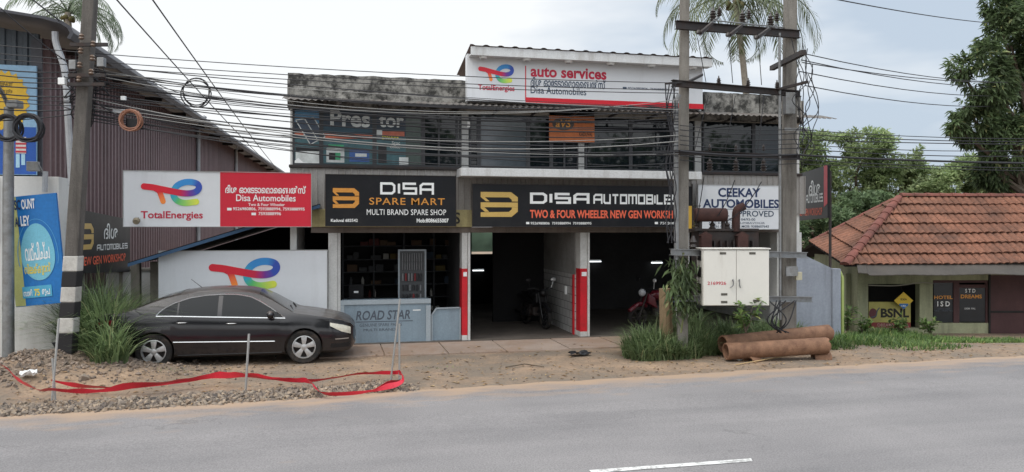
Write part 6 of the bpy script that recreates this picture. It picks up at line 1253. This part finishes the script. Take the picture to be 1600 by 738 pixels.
# ------------------------------------------------------------------ stakes and red tape
stm = mat('galvanised stake', hx('a3a3a1'), .5, metal=.4, var=.1)
def stake(a, b, lab, r_=.016): mb = MB(); mb.tube([a, b], r_, 6); return tag(mb.build('stake', stm, smooth=True), lab, 'stake', 'stakes holding the red tape')
sA, sB, sC = G(80, 628), G(384, 612), G(621, 601); dd = lambda g: (g - CAM).dot(FW)
stake(G(80, 630) - UP * .1, C(92, 498, dd(sA)), 'tall thin stake at the left corner of the red tape below the striped pole', .018); stake(G(81, 628) + RT * .06 - UP * .1, C(82, 560, dd(sA)) , 'short stake beside the tall left one at the tape corner', .018); stake(G(383, 612) - UP * .1, C(389, 522, dd(sB)), 'stake holding the red tape in front of the black car', .02); stake(G(609, 600) - UP * .1, C(625, 467, dd(sC)), 'tall leaning stake at the right end of the red tape', .017); stake(G(624, 600) - UP * .1, C(624, 506, dd(sC)), 'upright stake beside the tall leaning one at the right end of the tape', .017)
tape = mat('red barrier tape', hx('c8283a'), .35, var=.12, scale=3, spec=.5)
def ribbon3(lst, wd, lab):
    mb = MB(); pts = cat([Vector((G(px, py).x, G(px, py).y, z)) for px, py, z in lst], 8); rr = random.Random(len(lst)); pr = None
    for i, p in enumerate(pts):
        t_ = (pts[min(i + 1, len(pts) - 1)] - pts[max(i - 1, 0)]).normalized(); tw = .55 + .4 * math.sin(i * .33 + len(lst)); up_ = (UP * math.cos(tw) + t_.cross(UP).normalized() * math.sin(tw)); base = gh(p.x, p.y) + .06 + .05 * noise.noise(p * 1.7) + (.06 if p.x < -6.2 else 0); w_ = 1.0 * wd * (.75 + .7 * noise.noise(p * 3.1)); q = (mb.v(Vector((p.x, p.y, base + p.z)) - up_ * w_ / 2 + UP * w_ * .35), mb.v(Vector((p.x, p.y, base + p.z)) + up_ * w_ / 2 + UP * w_ * .35))
        if pr: mb.f([pr[0], q[0], q[1], pr[1]])
        pr = q
    return tag(mb.build('barrier_tape', tape, smooth=True), lab, 'barrier tape')
ribbon3([(-30, 600, .1), (10, 608, .1), (40, 620, .1), (80, 632, .08), (160, 623, .05), (245, 616, .05), (320, 606, .08), (383, 611, .14), (440, 610, .06), (480, 608, .05), (500, 622, .03), (560, 620, .03), (625, 609, .06)], .105, 'front run of red barrier tape sagging over the stones along the road edge')
ribbon3([(80, 616, .12), (110, 615, .05), (160, 618, .03), (250, 614, .03), (330, 604, .08), (385, 607, .12), (470, 607, .03), (560, 597, .05), (622, 600, .12)], .08, 'rear run of red barrier tape lying on the dirt behind the stakes')
ribbon3([(621, 599, .12), (629, 606, .1), (622, 612, .05), (560, 618, .02)], .09, 'short red tape loop round the two stakes at the right end')

# ------------------------------------------------------------------ overhead cables
def cable(p, q, sag, r_, lab, grp='overhead cables', n=14, m=None, nm='overhead_cable', cat_='cable'):
    mb = MB(); pts = [p.lerp(q, k / n) - UP * (sag * 4 * (k / n) * (1 - k / n)) for k in range(n + 1)]; mb.tube(pts, r_, 5); return tag(mb.build(nm, m or cable_m, smooth=True), lab, cat_, grp)
rc = random.Random(77); cable_g = mat('grey cable sheath', hx('8a8a88'), .5, var=.1)
def Dl(px): return lerp(14.0, 15.3, (px - 120) / 940)
thin = 'thin black cable sagging between the striped pole and the transformer stand'
wires = []
for y0, y1, r_ in ((108, 166, .010), (114, 178, .012), (120, 172, .008), (126, 186, .012), (132, 195, .012), (138, 190, .008), (144, 205, .014), (150, 214, .010), (156, 200, .008), (160, 228, .012), (164, 222, .010), (168, 236, .014), (172, 244, .010), (178, 240, .012), (183, 262, .008)):
    cable(C(133, y0, Dl(130)), C(1060, y1, Dl(1060)), rc.uniform(.12, .34), r_, thin, 'cables between the two pole stands')
for y0, y1, y2 in ((70, 93, 130), (83, 100, 141), (92, 106, 146)):
    cable(C(-60, y0 - 4, 13.6), C(1060, y2, 15.3), .12, .008, 'fine straight wire crossing above the shop from the left edge to the transformer stand', 'high fine wires')
for y0, y1 in ((96, 112), (104, 120), (122, 130), (128, 140), (134, 150), (142, 158), (150, 166), (160, 170), (188, 176)):
    cable(C(-80, y0, 13.4), C(131, y1, 14.0), rc.uniform(.02, .1), rc.choice([.008, .010, .012]), 'thin black cable from the left edge to the striped pole', 'cables left of the striped pole', 6)
for y0, y1, r_ in ((196, 210, .008), (203, 214, .010), (212, 220, .010), (219, 226, .008), (226, 236, .010), (236, 250, .022), (243, 257, .010), (250, 262, .008)):
    cable(C(1062, y0, 15.3), C(1240, y0 + 6, 16.0), .05, r_, 'black cable between the two transformer poles', 'cables between the transformer poles', 6); cable(C(1240, y0 + 6, 16.0), C(1700, y1 + 6, 16.5), rc.uniform(.02, .12), r_, 'black cable running right from the transformer stand towards the big dark tree', 'cables right of the transformer stand', 8)
for (a, b) in (((1256, 84), (1490, 118)), ((1252, 94), (1490, 126)), ((1250, 112), (1488, 140)), ((1258, 134), (1482, 156)), ((1254, 98), (1520, 118))): cable(C(*a, 15.4), C(b[0] + 80, b[1] + 10, 26), .15, .011, 'line wire running from the angled arm to the far right tree', 'line wires to the right', 8)
cable(C(1300, -2, 14), C(1545, 36, 24), .05, .012, 'single high wire crossing the sky at the top right', None)
cable(C(235, -5, 13), C(436, 268, 40), .1, .014, 'right hand long wire dropping from the top edge to the warehouse roof end', None); cable(C(178, -5, 13), C(425, 262, 40), .1, .014, 'left hand long wire dropping from the top edge along the warehouse eave', None); cable(C(45, -5, 13), C(300, 150, 30), .3, .014, 'slack wire from the top left corner past the palm', None); cable(C(0, 12, 13), C(135, 118, 14), .05, .010, 'wire from the left edge down to the striped pole past the roof', None)
for k in range(16):
    y0 = rc.uniform(100, 190); y1 = y0 + rc.uniform(40, 75); cable(C(133, y0, Dl(130) - .1), C(1060, y1, Dl(1060) - .1), rc.uniform(.05, .5), rc.choice([.006, .007, .009]), thin, 'cables between the two pole stands', m=cable_g if k % 3 == 0 else None)
for k in range(5): cable(C(133, rc.uniform(110, 180), 13.9), C(rc.uniform(455, 730), rc.uniform(170, 262), 17.0), rc.uniform(.1, .3), .007, 'thin service wire from the striped pole to the shop front', 'service wires to the shop', 8)
# drops and loops at the stand
for k, (a, b, s_) in enumerate((((1090, 60), (1103, 128), 0), ((1139, 62), (1145, 130), 0), ((1185, 66), (1190, 133), 0))): cable(C(*a, 15.2), C(*b, 15.7), 0, .008, ['left', 'middle', 'right'][k] + ' of three drop wires hanging from the top crossarm switches', None, 4, nm='drop_wire', cat_='wire'); cable(C(b[0] + 4, 150, 15.7), C(b[0] - 18 + 6 * k, 236, 15.7), .0, .008, ['left', 'middle', 'right'][k] + ' of three drop wires between the two lower crossarms', None, 4, nm='drop_wire', cat_='wire')
for k, (a, b) in enumerate((((1100, 276), (1086, 350)), ((1148, 282), (1114, 345)), ((1190, 284), (1137, 345)))): cable(C(*a, 15.9), C(*b, 16.3), .12, .010, ['left', 'middle', 'right'][k] + ' slack lead from the crossarm insulators to the transformer bushings', None, 8, nm='lead_wire', cat_='wire')
for k in range(8):
    x = 1242 + rc.uniform(0, 26); pts = [C(x + rc.uniform(-14, 14), lerp(60 + k * 8, 225 + k * 6, t_ / 6), 15.9 + rc.uniform(-.2, .2)) for t_ in range(7)]; mb = MB(); mb.tube(cat(pts, 5), .009, 5); tag(mb.build('loose_wire', cable_m, smooth=True), 'loose black wire dangling in a tangle beside the right transformer pole', 'wire', 'loose wires at the right pole')
for k in range(12):
    c = C(lerp(120, 140, rc.random()), rc.uniform(95, 180), 13.95); pts = [c + Vector((rc.gauss(0, .22), rc.gauss(0, .1), rc.gauss(0, .3) - .1)) for _ in range(5)]; mb = MB(); mb.tube(cat(pts, 5), .011, 5); tag(mb.build('loose_wire', cable_m, smooth=True), 'loose black wire knotted around the striped pole below its crossarms', 'wire', 'loose wires at the striped pole')
for k in range(5):
    pts = [C(1048 + rc.uniform(-9, 9), lerp(130, 380, t_ / 6), 15.2) for t_ in range(7)]; mb = MB(); mb.tube(cat(pts, 5), .012, 5); tag(mb.build('loose_wire', cable_m, smooth=True), 'black service wire running down beside the left transformer pole', 'wire', 'service wires on the left transformer pole')
for k in range(7):
    pts = [C(1200 + rc.uniform(0, 45), 470, 15.9), C(1195 + rc.uniform(0, 40), 495 + rc.uniform(0, 14), 15.7), C(1225 + rc.uniform(-12, 10), 520, 15.8)]; mb = MB(); mb.tube(cat(pts, 6), .014, 5); tag(mb.build('loose_wire', cable_m, smooth=True), 'slack cable looping under the cabinet at the right transformer pole', 'wire', 'slack cables under the cabinet')
def coil(c, r_, n, m_, lab, tilt=0, w_=.014, nm='cable_coil'):
    mb = MB(); pts = []; rr = random.Random(int(r_ * 1000)); 
    for i in range(n * 20 + 1): a = 2 * math.pi * i / 20; q = r_ * (1 + .12 * math.sin(i * .37) + .03 * rr.random()); pts.append(c + RT * (q * math.cos(a)) + UP * (q * math.sin(a)) + FW * (.05 * math.sin(i * .21) + tilt * math.cos(a)))
    mb.tube(pts, w_, 5); return tag(mb.build(nm, m_, smooth=True), lab, 'cable coil')
coil(C(204, 188, 13.9), .17, 8, mat('copper orange cable', hx('8f6450'), .5, var=.15), 'copper coloured cable coil hung on the wires over the warehouse wall', .02); coil(C(305, 145, 14.3), .245, 3, cable_m, 'thin black cable ring hanging on the wires against the sky', .02, .012); coil(C(12, 200, 13.6), .21, 6, cable_m, 'left of two thick black cable coils on the grey lamp post', .02, .018); coil(C(44, 200, 13.5), .22, 6, cable_m, 'right of two thick black cable coils on the grey lamp post', .02, .018)
mb = MB(); mb.obox(C(196, 202, 13.95), RT, UP, FW, .27, .2, .14, .03); tag(mb.build('splice_box', plastic), 'black splice box hanging under the copper coloured cable coil', 'splice box')
mb = MB(); mb.obox(C(188, 157, 14.0), RT, UP, FW, .09, .08, .05, .01); tag(mb.build('junction_box', ink_w), 'small white box on the wires above the copper coloured coil', 'junction box')
mb = MB(); mb.obox(C(176, 177, 14.0), RT, UP, FW, .22, .07, .06, .01); tag(mb.build('junction_box', pvc), 'pale grey flat connector left of the copper coloured coil', 'junction box')
# roadside trees on the near side of the road, behind the viewer, mirrored in the shop windows
mb = MB(); rr = random.Random(99)
for k in range(9):
    c = Vector((-22 + k * 7 + rr.uniform(-2, 2), -13 + rr.uniform(-3, 2), rr.uniform(6, 8))); limb(mb, (c.x, c.y, 0), c, .2, .1)
    for _ in range(650):
        d = Vector((rr.gauss(0, 1), rr.gauss(0, 1), rr.gauss(0, 1))).normalized(); leaf(mb, c + Vector((d.x * 3.2, d.y * 2.5, d.z * 2.6)) * rr.uniform(.4, 1), Vector((rr.gauss(0, 1), rr.gauss(0, 1), rr.gauss(0, 1))).normalized(), UP, rr.uniform(.6, 1.1), .5)
stuff(mb.build('tree_line', g3), 'row of trees across the road, mirrored in the windows', 'trees')

def litter(rr): x = rr.uniform(-9, 16); return x, Ye(x) + rr.random() ** 1.4 * 4.2 - .1
mb = MB(); rr = random.Random(123)
for _ in range(1500):
    x, y = litter(rr); a = rr.uniform(0, 6.28); leaf(mb, Vector((x, y, gh(x, y) + .012 + (.03 if 15.9 < y < 17.6 and 0 < x < 9 else 0))), Vector((math.cos(a), math.sin(a), .08)), UP, rr.uniform(.04, .13), rr.uniform(.015, .045))
stuff(mb.build('leaf_litter', stonemat('dry leaf litter', ['4f3d2c', '8a6d4a', 'b39a74', '6b5a42'])), 'dry leaves and scraps scattered over the dirt verge', 'leaf litter')
